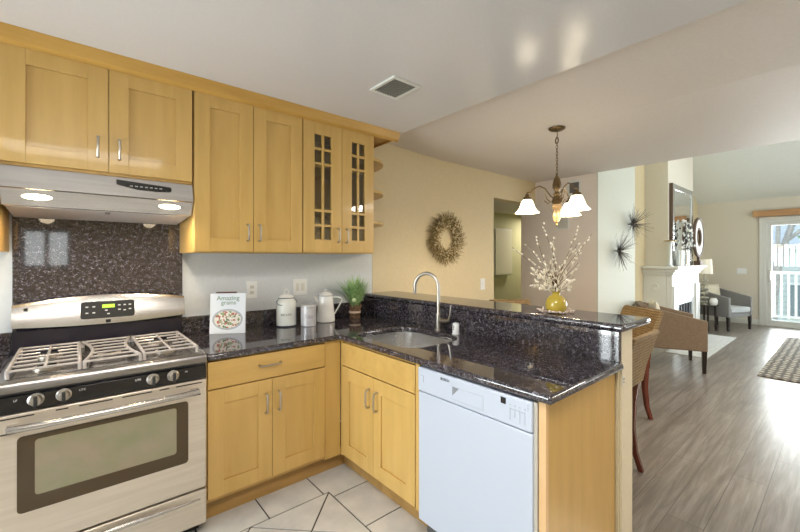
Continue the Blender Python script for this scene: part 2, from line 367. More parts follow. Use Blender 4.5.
# wall block beyond the dining room
struct('wall_chase', MB().box(BX, BX+0.1, 2.035, 3.09, 0, 3.6), noisy('blush_paint_lightened', (0.78, 0.70, 0.63), (0.80, 0.72, 0.65), 40, rough=0.7, bstr=0.1), label='blush wall facing the kitchen, paint lightened against weak light, with the vent')  # paint lightened to make up for the little light reaching this face
struct('wall_ornament_side', MB().box(BX, 6.18, 2.02, 2.035, 0, 3.6).box(BX+0.1, 6.18, 2.035, 3.09, 0, 3.6), noisy('sage_paint_darkened', (0.60, 0.62, 0.56), (0.62, 0.64, 0.58), 40, rough=0.7, bstr=0.1), label='greenish wall, paint darkened against strong light, that carries the starburst ornaments')  # paint darkened to offset the strong light falling on the front
struct('wall_living', MB().box(6.18, FX, 2.29, 2.42, 0, 4.4), WALL_C, label='living room wall behind the fireplace')
struct('wall_chimney', MB().box(7.46, 9.02, 1.95, 2.29, 0, 4.3), WALL_L, label='chimney breast above the white mantel')
DY0, DY1, DH = -0.75, 1.165, 2.2
struct('wall_far', MB().box(FX, FX+0.12, DY1, 2.42, 0, 2.75).box(FX, FX+0.12, RY, DY0, 0, 2.75).box(FX, FX+0.12, DY0, DY1, DH, 2.75), WALL_L, label='far living room wall with the glass door')
# hall
struct('wall_hall', MB().box(3.4, 8.2, 4.2, 4.3, 0, 2.3).box(3.4, 3.5, WY+0.12, 4.2, 0, 2.3).box(8.1, 8.2, 3.09, 4.2, 0, 2.3).box(6.18, 8.1, 3.0, 3.09, 0, 2.3), WALL_O, label='olive hallway walls beyond the opening')
struct('ceiling_hall', MB().box(3.4, 8.2, WY+0.12, 4.3, 2.25, 2.35), CEIL_D)
# baseboards
struct('baseboard_far', MB().box(FX-0.018, FX, DY1+0.08, 2.29, 0, 0.11), TRIM, bevel=0.003)
struct('baseboard_living', MB().box(6.18, 7.46, 2.272, 2.29, 0, 0.11).box(9.02, FX-0.02, 2.272, 2.29, 0, 0.11), TRIM, bevel=0.003)
struct('baseboard_dining', MB().box(2.19, 3.94, WY-0.022, WY-0.004, 0, 0.10), TRIM, bevel=0.003)
# half wall under the bar
struct('wall_half', MB().box(2.03, 2.165, 0.72, WY-0.004, 0, 1.063), noisy('half_wall_paint', (0.70, 0.62, 0.46), (0.73, 0.65, 0.49), 40, rough=0.6), label='cream half wall that carries the raised bar')
struct('trim_half_wall_end', MB().box(2.004, 2.03, 0.728, 0.74, 0, 0.87), noisy('end_strip_paint', (0.58, 0.50, 0.32), (0.62, 0.54, 0.36), 30, rough=0.6))
# ------------------------------------------------------------------ far sliding door, balcony, outside
def casing(x, y0, y1, h, w, d):
    return MB().box(x-d, x, y0-w, y0, 0, h+w).box(x-d, x, y1, y1+w, 0, h+w).box(x-d, x, y0, y1, h, h+w)
dr = struct('door_1', MB().box(FX-0.02, FX+0.12, DY0, DY0+0.04, 0, DH).box(FX-0.02, FX+0.12, DY1-0.04, DY1, 0, DH).box(FX-0.02, FX+0.12, DY0+0.04, DY1-0.04, DH-0.04, DH).box(FX-0.02, FX+0.12, DY0+0.04, DY1-0.04, 0, 0.03)
     .box(FX-0.03, FX, DY1, DY1+0.075, 0, DH+0.06).box(FX-0.03, FX, DY0-0.075, DY0, 0, DH+0.06).box(FX-0.03, FX, DY0, DY1, DH, DH+0.06), TRIM, bevel=0.004, label='white framed sliding glass patio door')
ym = (DY0+DY1)/2
for a, b_, xo in ((ym-0.03, DY1-0.04, 0.02), (DY0+0.04, ym+0.03, 0.07)):
    s_ = struct('door_sash', MB().box(FX+xo, FX+xo+0.04, a, a+0.07, 0.03, DH-0.04).box(FX+xo, FX+xo+0.04, b_-0.07, b_, 0.03, DH-0.04).box(FX+xo, FX+xo+0.04, a+0.07, b_-0.07, 0.03, 0.12).box(FX+xo, FX+xo+0.04, a+0.07, b_-0.07, DH-0.11, DH-0.04), TRIM, bevel=0.004, parent=dr)
    struct('door_pane', MB().box(FX+xo+0.018, FX+xo+0.022, a+0.07, b_-0.07, 0.12, DH-0.11), GLASS, parent=s_)
struct('door_handle', MB().tube([(FX-0.0, 1.08, 0.95), (FX-0.05, 1.08, 0.96), (FX-0.06, 1.08, 1.04), (FX-0.05, 1.08, 1.12), (FX-0.0, 1.08, 1.13)], 0.011, 8).box(FX-0.004, FX+0.02, 1.06, 1.10, 0.92, 1.16), CHROME, parent=dr, smooth=35)
val = obj('valance', MB().box(FX-0.12, FX-0.032, DY0-0.15, 1.33, 2.275, 2.40), noisy('valance_wood', (0.42, 0.22, 0.09), (0.52, 0.29, 0.12), 3, (5, 0.6, 5), 0.4), bevel=0.004)
tag(val, 'light brown wooden valance board above the sliding patio door', 'valance')
# deck, railing
deck = obj('balcony_deck', MB().box(FX+0.12, 12.35, -3.0, 3.0, -0.12, -0.01), noisy('sunlit_deck', (0.62, 0.60, 0.57), (0.72, 0.70, 0.66), 8, rough=0.8))
deck['kind'] = 'structure'
rl = thing('balcony_railing', 'white balcony railing with slim balusters outside the glass door', 'railing', (12.2, 0, 0))
obj('top_rail', MB().box(12.15, 12.25, -3.0, 3.0, 1.05, 1.11), TRIM, rl, bevel=0.004)
obj('bottom_rail', MB().box(12.17, 12.23, -3.0, 3.0, 0.06, 0.11), TRIM, rl, bevel=0.003)
yy = -2.9
bal = None
while yy < 2.95:
    if bal is None: bal = obj('baluster', MB().box(-0.02, 0.02, -0.02, 0.02, 0.11, 1.05), TRIM, rl, world=False)
    else: bal = bal.copy(); COL.objects.link(bal)
    bal.location = (0, yy, 0); yy += 0.115
for yy in (-2.98, 2.98): obj('rail_post', MB().box(12.15, 12.25, yy-0.05, yy+0.05, -0.01, 1.16), TRIM, rl)
struct('ground_outside', MB().box(FX+0.6, 60, -30, 30, -3.1, -3.0), noisy('lawn', (0.10, 0.17, 0.05), (0.17, 0.26, 0.09), 2, rough=0.9))
SIDING = mat('grey_siding', (0.5, 0.55, 0.56), 0.7)
n, l, b = nodes(SIDING); mp = coords(n, l); wv = n.new('ShaderNodeTexWave'); wv.bands_direction = 'Z'; wv.wave_profile = 'SAW'; wv.inputs['Scale'].default_value = 1.6; l.new(mp.outputs[0], wv.inputs[0])
r_ = ramp(n, l, wv.outputs['Fac'], [(0.0, (0.36, 0.40, 0.42)), (0.12, (0.56, 0.60, 0.61)), (1.0, (0.62, 0.66, 0.67))]); l.new(r_.outputs[0], b.inputs['Base Color'])
nb = thing('neighbouring_building', 'pale grey sided building seen through the patio door', 'building', (21, 0, -3))
obj('facade', MB().box(20, 26, -9, 7, -3, 1.75), SIDING, nb)
obj('roof', MB().prism([(19.6, 1.75), (26.4, 1.75), (23, 3.0)], -9.4, 7.4, 'y'), noisy('roof_shingle', (0.36, 0.38, 0.38), (0.45, 0.46, 0.46), 5, rough=0.9), nb)
for wy in (-3.2, 0.4, 2.2):
    wf = obj('window', MB().box(19.93, 20.0, wy, wy+1.1, -0.9, 0.5), TRIM, nb); obj('pane', MB().box(19.915, 19.93, wy+0.08, wy+1.02, -0.82, 0.42), mat('outside_pane', (0.2, 0.25, 0.28), 0.1), wf)
BARK = noisy('pale_grey_bark', (0.26, 0.25, 0.24), (0.40, 0.38, 0.36), 12, rough=0.9, bstr=0.4)
LEAF = noisy('tree_leaf', (0.16, 0.28, 0.10), (0.42, 0.55, 0.28), 3, rough=0.7)
tr = thing('shade_tree', 'leaning grey-barked tree with light green leaves beyond the balcony', 'tree', (15.2, 1.2, -3))
obj('trunk', MB().tube([(15.2, 1.5, -3), (15.2, 1.47, -1), (15.2, 1.42, 0.3), (15.2, 1.36, 0.95), (15.2, 1.22, 1.7), (15.25, 1.02, 2.5), (15.3, 0.75, 3.4)], [0.13, 0.12, 0.10, 0.09, 0.08, 0.065, 0.05], 10)
    .tube([(15.2, 1.38, 0.9), (15.1, 1.33, 1.7), (15.0, 1.3, 2.6), (15.0, 1.4, 3.6)], [0.07, 0.055, 0.045, 0.03], 8)
    .tube([(15.2, 1.15, 1.9), (15.2, 0.75, 2.3), (15.1, 0.2, 2.7)], [0.05, 0.04, 0.03], 8), BARK, tr)
def leaves(mb, c, rad, n_, size):
    for _ in range(n_):
        d = Vector((random.gauss(0, 1), random.gauss(0, 1), random.gauss(0, 1))); d.normalize(); p = Vector(c)+d*rad*random.random()**0.5
        q = Quaternion(Vector((random.random()-.5, random.random()-.5, random.random()-.5)).normalized(), random.random()*PI*2)
        s_ = size*random.uniform(0.6, 1.3)
        vs = [mb.bm.verts.new(p+q @ Vector(v)) for v in ((-s_, 0, 0), (0, -s_*.45, s_*.1), (s_, 0, 0), (0, s_*.45, s_*.1))]; mb.bm.faces.new(vs)
lf = MB()
for c in ((15.3, 0.6, 3.6), (15.2, -0.4, 3.2), (15, 1.5, 3.8), (15.6, -1.2, 2.8), (15.9, 0.3, 2.4)): leaves(lf, c, 0.9, 420, 0.075)
obj('foliage', lf, LEAF, tr, smooth=0)
for i, (c, h, lab) in enumerate((((17.6, -1.4, -3), 1.3, 'dark green bushy tree lowest right behind the balcony railing'), ((17.0, 2.6, -3), 0.6, 'small green tree beyond the leaning trunk'), ((17.6, 5.0, -3), 2.4, 'tall green tree left of the patio view'))):
    t = thing('garden_tree', lab, 'tree', c)
    obj('trunk', MB().tube([c, (c[0], c[1]+.1, c[2]+h+1.8)], [0.12, 0.07], 8), BARK, t)
    fl = MB()
    for _ in range(6): leaves(fl, (c[0]+random.uniform(-.6, .6), c[1]+random.uniform(-.7, .7), h-1.2+random.uniform(0, 1.6)), 0.8, 230, 0.08)
    obj('foliage', fl, LEAF, t, smooth=0)
# kitchen glass door on the left wall (behind the frame edge)
d2b = MB().box(LX-0.1, LX+0.02, 1.3, 1.37, 0, 2.1).box(LX-0.1, LX+0.02, 2.53, 2.6, 0, 2.1).box(LX-0.1, LX+0.02, 1.37, 2.53, 2.03, 2.1).box(LX-0.1, LX+0.02, 1.37, 2.53, 0, 0.07)
for k in range(1, 6): d2b.box(LX-0.08, LX, 1.37+k*0.193-0.02, 1.37+k*0.193+0.02, 0.07, 2.03)
d2 = struct('door_2', d2b, TRIM, bevel=0.004, label='white framed glass door on the left kitchen wall')
struct('door_pane', MB().box(LX-0.06, LX-0.055, 1.37, 2.53, 0.07, 2.03), GLASS, parent=d2)

# ------------------------------------------------------------------ cabinets
def shaker(mb, ax, a0, a1, z0, z1, front, depth=0.02, st=0.080, rail=None, inner=True):
    # door in plane; ax='x': spans x, faces -y at y=front ; ax='y': spans y, faces -x at x=front
    rail = rail or st
    def bx(p0, p1, q0, q1, d0, d1):
        if ax == 'x': mb.box(p0, p1, front+d0, front+d1, q0, q1)
        else: mb.box(front+d0, front+d1, p0, p1, q0, q1)
    bx(a0, a0+st, z0, z1, 0, depth); bx(a1-st, a1, z0, z1, 0, depth)
    bx(a0+st, a1-st, z0, z0+rail, 0.0004, depth); bx(a0+st, a1-st, z1-rail, z1, 0.0004, depth)
    if inner: bx(a0+st, a1-st, z0+rail, z1-rail, 0.010, depth-0.001)
    return mb
def pull(parent, p0, p1, out, name='handle'):
    # arched bar pull between two points, standing out by vector out
    p0, p1, out = Vector(p0), Vector(p1), Vector(out); d = p1-p0
    return obj(name, MB().tube([p0, p0+out*0.75+d*0.02, p0+out+d*0.14, p0+out*1.06+d*0.5, p0+out+d*0.86, p0+out*0.75+d*0.98, p1], [0.0065, 0.006, 0.0056, 0.0056, 0.0056, 0.006, 0.0065], 8), CHROME, parent, label='brushed metal pull')
UY = 2.452; UZ1 = 2.393; UZ0 = 1.452
def upper(name, label, x0, x1, z0, z1, split, hz, hx, glass=False, drop=0.008):
    c = thing(name, label, 'cabinet', ((x0+x1)/2, UY+0.02, z0), group='upper kitchen cabinets')
    yb = UY+0.021
    if not glass:
        obj('body', MB().box(x0, x1, yb, WY-0.003, z0, z1+0.008), MAPLE_D, c, bevel=0.0015)
    else:
        t = 0.018
        obj('body', MB().box(x0, x0+t, yb, WY, z0, z1+0.008).box(x1-t, x1, yb, WY, z0, z1+0.008).box(x0+t, x1-t, yb, WY, z0, z0+t).box(x0+t, x1-t, yb, WY, z1-t, z1+0.008).box(x0+t, x1-t, WY-0.012, WY, z0+t, z1-t), MAPLE_D, c)
        for zs in (1.76, 2.08): obj('shelf', MB().box(x0+t, x1-t, yb+0.04, WY-0.012, zs, zs+0.018), MAPLE_D, c)
    gp = 0.0025
    for k, (a, b_) in enumerate(((x0+gp, split-gp*0.7), (split+gp*0.7, x1-gp))):
        mb = shaker(MB(), 'x', a, b_, z0+drop, z1, UY, inner=not glass, st=0.082 if not glass else 0.086, rail=0.08 if not glass else 0.092)
        if glass:
            ga, gb, gz0, gz1 = a+0.086, b_-0.086, z0+drop+0.092, z1-0.092; w = 0.009
            mid = (ga+gb)/2; mb.box(mid-w, mid+w, UY+0.002, UY+0.016, gz0, gz1)
            H = gz1-gz0
            for fz in (0.135, 0.275, 0.725, 0.865): mb.box(ga, mid-w, UY+0.002, UY+0.016, gz0+H*fz-w, gz0+H*fz+w).box(mid+w, gb, UY+0.002, UY+0.016, gz0+H*fz-w, gz0+H*fz+w)
        d = obj('door', mb, MAPLE, c, bevel=0.0012, label='door with two-by-five muntin glass' if glass else None)
        if glass: obj('pane', MB().box(ga, gb, UY+0.016, UY+0.019, gz0, gz1), GLASS, d)
        hx_ = split-hx if k == 0 else split+hx
        pull(d, (hx_, UY, hz), (hx_, UY, hz+0.10), (0, -0.028, 0))
    return c
upper('wall_cabinet', 'honey maple wall cabinet above the stove hood', -0.262, 0.512, 1.845, UZ1, 0.127, 1.93, 0.044, drop=0.014)
upper('wall_cabinet', 'tall honey maple wall cabinet with two plain panel doors right of the hood', 0.519, 1.196, UZ0, UZ1, 0.859, 1.53, 0.037)
upper('wall_cabinet', 'honey maple wall cabinet with two glass-paned doors', 1.199, 1.808, UZ0, UZ1, 1.512, 1.535, 0.037, glass=True)
upper('wall_cabinet', 'honey maple wall cabinet left of the hood, mostly out of the picture', -0.95, -0.269, UZ0, UZ1, -0.61, 1.53, 0.03)
es = thing('corner_shelf_unit', 'open rounded maple end shelves at the right end of the wall cabinets', 'shelf', (1.81, WY, UZ0))
obj('back_panel', MB().box(1.81, 1.90, WY-0.012, WY, UZ0, UZ1), MAPLE_D, es)
for zs in (2.20, 1.945, 1.695, 1.455):
    k = 1.0 if zs > 1.5 else 0.7
    obj('shelf', MB().prism([(1.81, WY-0.013)]+[(1.81+0.27*k*math.cos(a), WY-0.013-0.39*k*math.sin(a)) for a in [i*PI/2/12 for i in range(13)]], zs, zs+0.02), MAPLE_H, es, bevel=0.002)
cr = MB()
prof = [(2.452, 2.386), (2.445, 2.386), (2.425, 2.40), (2.412, 2.44), (2.408, 2.4565), (2.452, 2.4565)]
cr.prism(prof, -0.95, 2.045, 'x')
cr.prism([(2.0, 2.386), (2.03, 2.40), (2.048, 2.44), (2.05, 2.4565), (2.0, 2.4565)], 2.43, WY-0.005, 'y')
cr.box(1.812, 2.0, 2.452, WY-0.005, 2.402, 2.415)
cm = obj('crown_moulding', cr, noisy('crown_maple', (0.50, 0.285, 0.065), (0.58, 0.345, 0.09), 3.0, (0.6, 5, 5), 0.4)); tag(cm, 'honey maple crown moulding along the top of the wall cabinets', 'moulding')
bs_ = thing('base_cabinet', 'honey maple base cabinet right of the stove with one wide drawer', 'cabinet', (0.88, 2.45, 0), group='kitchen base cabinets')
FY = 2.19; PXF = 1.34
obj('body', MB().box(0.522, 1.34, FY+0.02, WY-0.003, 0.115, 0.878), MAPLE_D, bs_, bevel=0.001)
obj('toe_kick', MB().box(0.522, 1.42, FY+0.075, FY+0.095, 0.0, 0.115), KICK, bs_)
dw_ = obj('drawer', MB().box(0.53, 1.223, FY, FY+0.019, 0.722, 0.868), MAPLE_H, bs_, bevel=0.002)
pull(dw_, (0.80, FY, 0.803), (0.925, FY, 0.803), (0, -0.028, 0))
for a, b_, hx in ((0.53, 0.875, 0.838), (0.878, 1.223, 0.915)):
    d = obj('door', shaker(MB(), 'x', a, b_, 0.14, 0.715, FY), MAPLE, bs_, bevel=0.0012); pull(d, (hx, FY, 0.525), (hx, FY, 0.635), (0, -0.028, 0))
obj('filler_panel', MB().box(1.226, 1.339, FY+0.004, FY+0.0195, 0.115, 0.878), MAPLE, bs_)
sk = thing('sink_base_cabinet', 'honey maple sink cabinet left of the dishwasher with false drawer front', 'cabinet', (1.65, 1.8, 0), group='kitchen base cabinets')
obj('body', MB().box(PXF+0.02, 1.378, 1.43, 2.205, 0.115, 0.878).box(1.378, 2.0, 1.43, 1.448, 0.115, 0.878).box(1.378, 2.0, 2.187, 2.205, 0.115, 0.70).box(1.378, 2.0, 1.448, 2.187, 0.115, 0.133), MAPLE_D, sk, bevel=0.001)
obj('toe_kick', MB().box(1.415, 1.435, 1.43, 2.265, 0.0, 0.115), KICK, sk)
obj('false_drawer_front', MB().box(PXF, PXF+0.019, 1.462, 2.165, 0.715, 0.862), MAPLE_H, sk, bevel=0.002)
for a, b_, hy in ((1.829, 2.165, 1.865), (1.462, 1.826, 1.785)):
    d = obj('door', shaker(MB(), 'y', a, b_, 0.125, 0.708, PXF, st=0.072, rail=0.085), MAPLE, sk, bevel=0.0012); pull(d, (PXF, hy, 0.525), (PXF, hy, 0.635), (-0.028, 0, 0))
obj('stile', MB().box(PXF+0.004, PXF+0.0195, 1.43, 1.458, 0.115, 0.878), MAPLE, sk); obj('stile', MB().box(PXF+0.004, PXF+0.0195, 2.168, 2.193, 0.115, 0.878), MAPLE, sk)
ep = thing('end_panel', 'honey maple end panel closing the peninsula beside the dishwasher', 'panel', (1.67, 0.75, 0))
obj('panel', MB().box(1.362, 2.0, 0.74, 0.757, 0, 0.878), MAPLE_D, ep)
obj('edge_strip', MB().box(1.34, 1.36, 0.736, 0.765, 0, 0.878), noisy('edge_strip_maple', (0.66, 0.42, 0.20), (0.72, 0.48, 0.25), 3, (5, 5, 0.6), 0.35), ep, bevel=0.001)
# left base cabinet
lb = thing('base_cabinet', 'honey maple base cabinet left of the stove at the picture edge', 'cabinet', (-0.6, 2.45, 0), group='kitchen base cabinets')
obj('body', MB().box(-1.05, -0.258, FY+0.02, WY-0.003, 0.115, 0.878), MAPLE_D, lb); obj('toe_kick', MB().box(-1.05, -0.258, FY+0.075, FY+0.095, 0, 0.115), KICK, lb)
obj('drawer', MB().box(-1.04, -0.266, FY, FY+0.019, 0.722, 0.868), MAPLE_H, lb, bevel=0.002)
for a, b_ in ((-1.04, -0.655), (-0.652, -0.266)): obj('door', shaker(MB(), 'x', a, b_, 0.14, 0.715, FY), MAPLE, lb, bevel=0.0012)

# ------------------------------------------------------------------ countertops
def rrect(x0, x1, y0, y1, r, n_=8):
    out = []
    for cx, cy, a0 in ((x1-r, y1-r, 0), (x0+r, y1-r, PI/2), (x0+r, y0+r, PI), (x1-r, y0+r, 1.5*PI)):
        out += [(cx+r*math.cos(a0+i*PI/2/n_), cy+r*math.sin(a0+i*PI/2/n_)) for i in range(n_+1)]
    return out
SX0, SX1, SY0, SY1 = 1.405, 1.875, 1.575, 2.155
def slab_with_hole(outer, hole, z0, z1):
    mb = MB(); bm = mb.bm; E_ = []
    for loop in (outer, hole):
        vs = [bm.verts.new((p[0], p[1], z0)) for p in loop]
        E_ += [bm.edges.new((vs[i], vs[(i+1) % len(vs)])) for i in range(len(vs))]
    r = bmesh.ops.triangle_fill(bm, use_beauty=True, use_dissolve=False, edges=E_)
    fs = [f for f in r['geom'] if isinstance(f, bmesh.types.BMFace)]
    ex = bmesh.ops.extrude_face_region(bm, geom=fs)
    bmesh.ops.translate(bm, vec=(0, 0, z1-z0), verts=[v for v in ex['geom'] if isinstance(v, bmesh.types.BMVert)])
    return mb
ct = thing('countertop', 'polished brown granite countertop that runs from the stove round the peninsula', 'countertop', (1.5, 2.0, 0.879))
obj('slab', slab_with_hole([(0.519, 2.165), (1.32, 2.165), (1.32, 0.705), (2.018, 0.705), (2.018, WY), (0.519, WY)], rrect(SX0, SX1, SY0, SY1, 0.13), 0.879, CT), GRANITE, ct, bevel=0.013, seg=4)
obj('backsplash', MB().box(0.519, 1.996, WY-0.022, WY, CT+0.0005, 1.028), GRANITE, ct, bevel=0.003)
obj('bar_backsplash', MB().box(1.998, 2.028, 0.722, WY-0.001, CT+0.0005, 1.0635), GRANITE, ct, bevel=0.002)
bar = obj('bar_top', MB().box(1.99, 2.37, 0.695, WY-0.005, 1.0645, 1.10), GRANITE, bevel=0.015, seg=4)
tag(bar, 'raised polished granite bar top on the half wall', 'bar top')
lc = thing('countertop', 'short granite countertop left of the stove at the picture edge', 'countertop', (-0.6, 2.5, 0.879))
obj('slab', MB().box(-1.06, -0.254, 2.165, WY, 0.879, CT), GRANITE, lc, bevel=0.013, seg=4)
obj('backsplash', MB().box(-1.06, -0.26, WY-0.022, WY, CT+0.0005, 1.028), GRANITE, lc, bevel=0.003)
bp_ = obj('stove_backsplash', MB().box(-0.257, 0.535, WY-0.018, WY-0.001, 1.03, 1.70), GRANITE, bevel=0.002)
tag(bp_, 'speckled granite wall panel between the stove and the hood', 'backsplash')
# sink
sink = thing('sink', 'stainless steel undermount sink in the peninsula countertop', 'sink', (1.64, 1.86, 0.70))
sb = MB(); loops = []
for (ins, z, r) in ((-0.02, 0.8785, 0.14), (0.0, 0.8785, 0.13), (0.0, 0.86, 0.13), (0.012, 0.74, 0.12), (0.05, 0.715, 0.09), (0.10, 0.71, 0.06)):
    loops.append([sb.bm.verts.new((p[0], p[1], z)) for p in rrect(SX0+ins, SX1-ins, SY0+ins, SY1-ins, r)])
for a, b_ in zip(loops, loops[1:]):
    for i in range(len(a)): sb.bm.faces.new((a[i], a[(i+1) % len(a)], b_[(i+1) % len(a)], b_[i]))
sb.bm.faces.new(loops[-1])
so = obj('basin', sb, BASIN, sink)
sol = so.modifiers.new('solid', 'SOLIDIFY'); sol.thickness = 0.0015; sol.offset = 1
obj('drain', MB().lathe([(0, 0.7115), (0.035, 0.7125), (0.042, 0.7115), (0.042, 0.711)], (1.64, 1.9, 0), 20), CHROME, sink)
fa = thing('faucet', 'tall brushed gooseneck faucet behind the sink', 'faucet', (1.945, 1.875, CT))
arc = [(1.945, 1.875, CT+0.05), (1.945, 1.875, 1.20)]
for i in range(1, 13):
    a = PI*i/12*1.05; arc.append((1.945-0.085*(1-math.cos(a))*0.55, 1.875+0.085*(1-math.cos(a))*0.85, 1.215+0.095*math.sin(a)))
arc.append((arc[-1][0]+0.004, arc[-1][1]+0.006, arc[-1][2]-0.035))
obj('base', MB().lathe([(0.0, 0), (0.028, 0), (0.028, 0.006), (0.022, 0.014), (0.0205, 0.10), (0.021, 0.105), (0.015, 0.12), (0.0, 0.12)], (1.945, 1.875, CT), 20), CHROME, fa)
obj('spout', MB().tube(arc, 0.0125, 12), CHROME, fa)
obj('lever', MB().tube([(1.945, 1.86, 0.985), (1.942, 1.80, 0.985), (1.94, 1.77, 0.995)], [0.017, 0.015, 0.012], 12).tube([(1.94, 1.775, 0.992), (1.935, 1.755, 1.04), (1.93, 1.745, 1.10)], [0.010, 0.007, 0.005], 8), CHROME, fa)
ag = obj('air_gap', MB().lathe([(0, 0), (0.026, 0), (0.026, 0.004), (0.0225, 0.006), (0.0225, 0.066), (0.018, 0.073), (0, 0.074)], (1.93, 1.70, CT), 20), WHITE_PL)
tag(ag, 'small white cylinder air gap on the counter right of the faucet', 'air gap')
for k in range(3): obj('vent_slot', MB().box(1.9055, 1.909, 1.70-0.004, 1.70+0.004, CT+0.03+k*0.011, CT+0.035+k*0.011), DARK, ag)

# ------------------------------------------------------------------ dishwasher
dwt = thing('dishwasher', 'white dishwasher built under the end of the peninsula', 'dishwasher', (1.6, 1.1, 0))
DX = 1.325
obj('tub', MB().box(DX+0.03, 1.95, 0.785, 1.42, 0.09, 0.872), mat('grey_tub', (0.32, 0.31, 0.29), 0.5), dwt)
obj('door', MB().box(DX, DX+0.029, 0.782, 1.418, 0.098, 0.748), WHITE_AP, dwt, bevel=0.006, seg=3)
cp = obj('control_panel', MB().box(DX-0.004, DX+0.029, 0.782, 1.418, 0.752, 0.871), WHITE_AP, dwt, bevel=0.006, seg=3)
obj('side_edge', MB().box(DX+0.008, DX+0.03, 0.767, 0.781, 0.098, 0.871), mat('dishwasher_side', (0.45, 0.42, 0.36), 0.5), dwt)
obj('toe_panel', MB().box(1.39, 1.41, 0.785, 1.42, 0.0, 0.09), mat('dark_toe_panel', (0.10, 0.10, 0.10), 0.6), dwt)
obj('grip_recess', MB().prism([(1.185, 0.828), (1.145, 0.828), (1.185, 0.788)], DX-0.0052, DX-0.0042, 'x'), mat('recess_shadow_plastic', (0.22, 0.24, 0.27), 0.5), cp)
obj('grip_frame', MB().box(DX-0.0053, DX-0.0043, 1.01, 1.188, 0.829, 0.8305).box(DX-0.0053, DX-0.0043, 1.01, 1.0115, 0.772, 0.829).box(DX-0.0053, DX-0.0043, 1.01, 1.188, 0.771, 0.7725), mat('recess_line', (0.45, 0.48, 0.54), 0.5), cp)
obj('display', MB().box(DX-0.0055, DX-0.004, 0.898, 0.922, 0.832, 0.857), BLACK, cp)
pr = MB()
for k in range(4): pr.box(DX-0.0052, DX-0.004, 0.876-k*0.022, 0.880-k*0.022, 0.834, 0.838).box(DX-0.0052, DX-0.004, 0.8775-k*0.022, 0.8785-k*0.022, 0.775 if k != 1 else 0.79, 0.826)
pr.box(DX-0.0052, DX-0.004, 0.812, 0.878, 0.8205, 0.8215)
for k in range(3): pr.box(DX-0.0052, DX-0.004, 0.797, 0.802, 0.834+k*0.009, 0.837+k*0.009)
obj('button_marks', pr, mat('grey_print', (0.30, 0.32, 0.36), 0.5), cp)
text('lettering', 'BOSCH', 0.017, face_neg_x(DX-0.0048, 1.232, 0.848), PRINT, cp, bold=0.0004)
obj('badge_outline', MB().box(DX-0.0052, DX-0.004, 1.375, 1.40, 0.832, 0.8335).box(DX-0.0052, DX-0.004, 1.375, 1.3765, 0.80, 0.832), MATS['grey_print'], cp)

# ------------------------------------------------------------------ range
RX0, RX1 = -0.248, 0.512; RFY = 2.17
rg = thing('gas_range', 'stainless steel gas range with oven between the counters', 'stove', (0.13, 2.5, 0))
obj('body', MB().box(RX0, RX1, 2.19, 2.80, 0.05, 0.905), mat('range_side', (0.10, 0.10, 0.10), 0.4), rg, bevel=0.002)
obj('cooktop', MB().box(RX0-0.003, RX1+0.003, 2.165, 2.80, 0.905, 0.925), mat('cooktop_rim_steel', (0.30, 0.29, 0.29), 0.28, 0.9), rg, bevel=0.006, seg=3)
obj('burner_well', MB().box(RX0+0.03, RX1-0.03, 2.205, 2.735, 0.9253, 0.9262), COOK, rg)
obj('control_panel', MB().prism([(2.165, 0.868), (2.165, 0.905), (2.20, 0.905), (2.20, 0.806), (2.147, 0.806), (2.150, 0.868)], RX0, RX1, 'x'), BLACK, rg, bevel=0.002)
obj('front_lip', MB().prism([(2.160, 0.872), (2.150, 0.885), (2.150, 0.908), (2.158, 0.921), (2.175, 0.925), (2.175, 0.872)], RX0-0.003, RX1+0.003, 'x'), MATS['cooktop_rim_steel'], rg, bevel=0.002)
kn0 = None
for k, x in enumerate((-0.125, -0.04, 0.278, 0.362)):
    if kn0 is None:
        kn0 = obj('knob', MB().lathe([(0, 0), (0.026, 0), (0.026, 0.006), (0.021, 0.010), (0.019, 0.026), (0.016, 0.030), (0, 0.031)], seg=20, M=Matrix.Translation((-0.125, 2.147, 0.845)) @ Matrix.Rotation(PI/2, 4, 'X')), CHROME, rg)
        gr = obj('grip', MB().box(-0.131, -0.119, 2.103, 2.12, 0.825, 0.865), RUBBER, kn0, bevel=0.002)
    else:
        c = dup(kn0, rg); c.location = (x+0.125, 0, 0)
for x, s_ in ((-0.185, 'LF'), (0.02, 'LITE'), (0.22, 'LITE'), (0.42, 'HI')): text('knob_lettering', s_, 0.012, face_neg_y(x, 2.1475, 0.852), PRINTW, rg)
def oven_door():
    d = obj('oven_door', MB().box(RX0, RX1, 2.145, 2.188, 0.245, 0.800), STEEL_D, rg, bevel=0.006, seg=3)
    obj('window_frame', MB().prism([(p[0], p[1]) for p in rrect(-0.18, 0.428, 0.398, 0.706, 0.016, 4)], 2.1425, 2.146, 'y'), OVENGLASS, d)
    obj('window_glass', MB().prism([(p[0], p[1]) for p in rrect(-0.128, 0.376, 0.458, 0.684, 0.012, 4)], 2.1415, 2.1428, 'y'), OVENIN, d)
    for a, b_ in ((-0.235, -0.13), (-0.065, -0.025), (0.01, 0.125), (0.16, 0.275), (0.305, 0.345), (0.375, 0.49)): obj('vent_slot', MB().box(a, b_, 2.1435, 2.1455, 0.783, 0.788), DARK, d)
    for a, b_ in ((-0.235, -0.13), (0.405, 0.485)): obj('vent_slot', MB().box(a, b_, 2.1435, 2.1455, 0.724, 0.729), DARK, d)
    h = MB().tube([(RX0+0.045, 2.112, 0.752), (RX0+0.12, 2.098, 0.752), (0.13, 2.092, 0.752), (RX1-0.12, 2.098, 0.752), (RX1-0.045, 2.112, 0.752)], 0.0135, 12)
    h.box(RX0+0.04, RX0+0.075, 2.105, 2.146, 0.742, 0.762).box(RX1-0.075, RX1-0.04, 2.105, 2.146, 0.742, 0.762)
    obj('handle', h, STEEL, d)
oven_door()
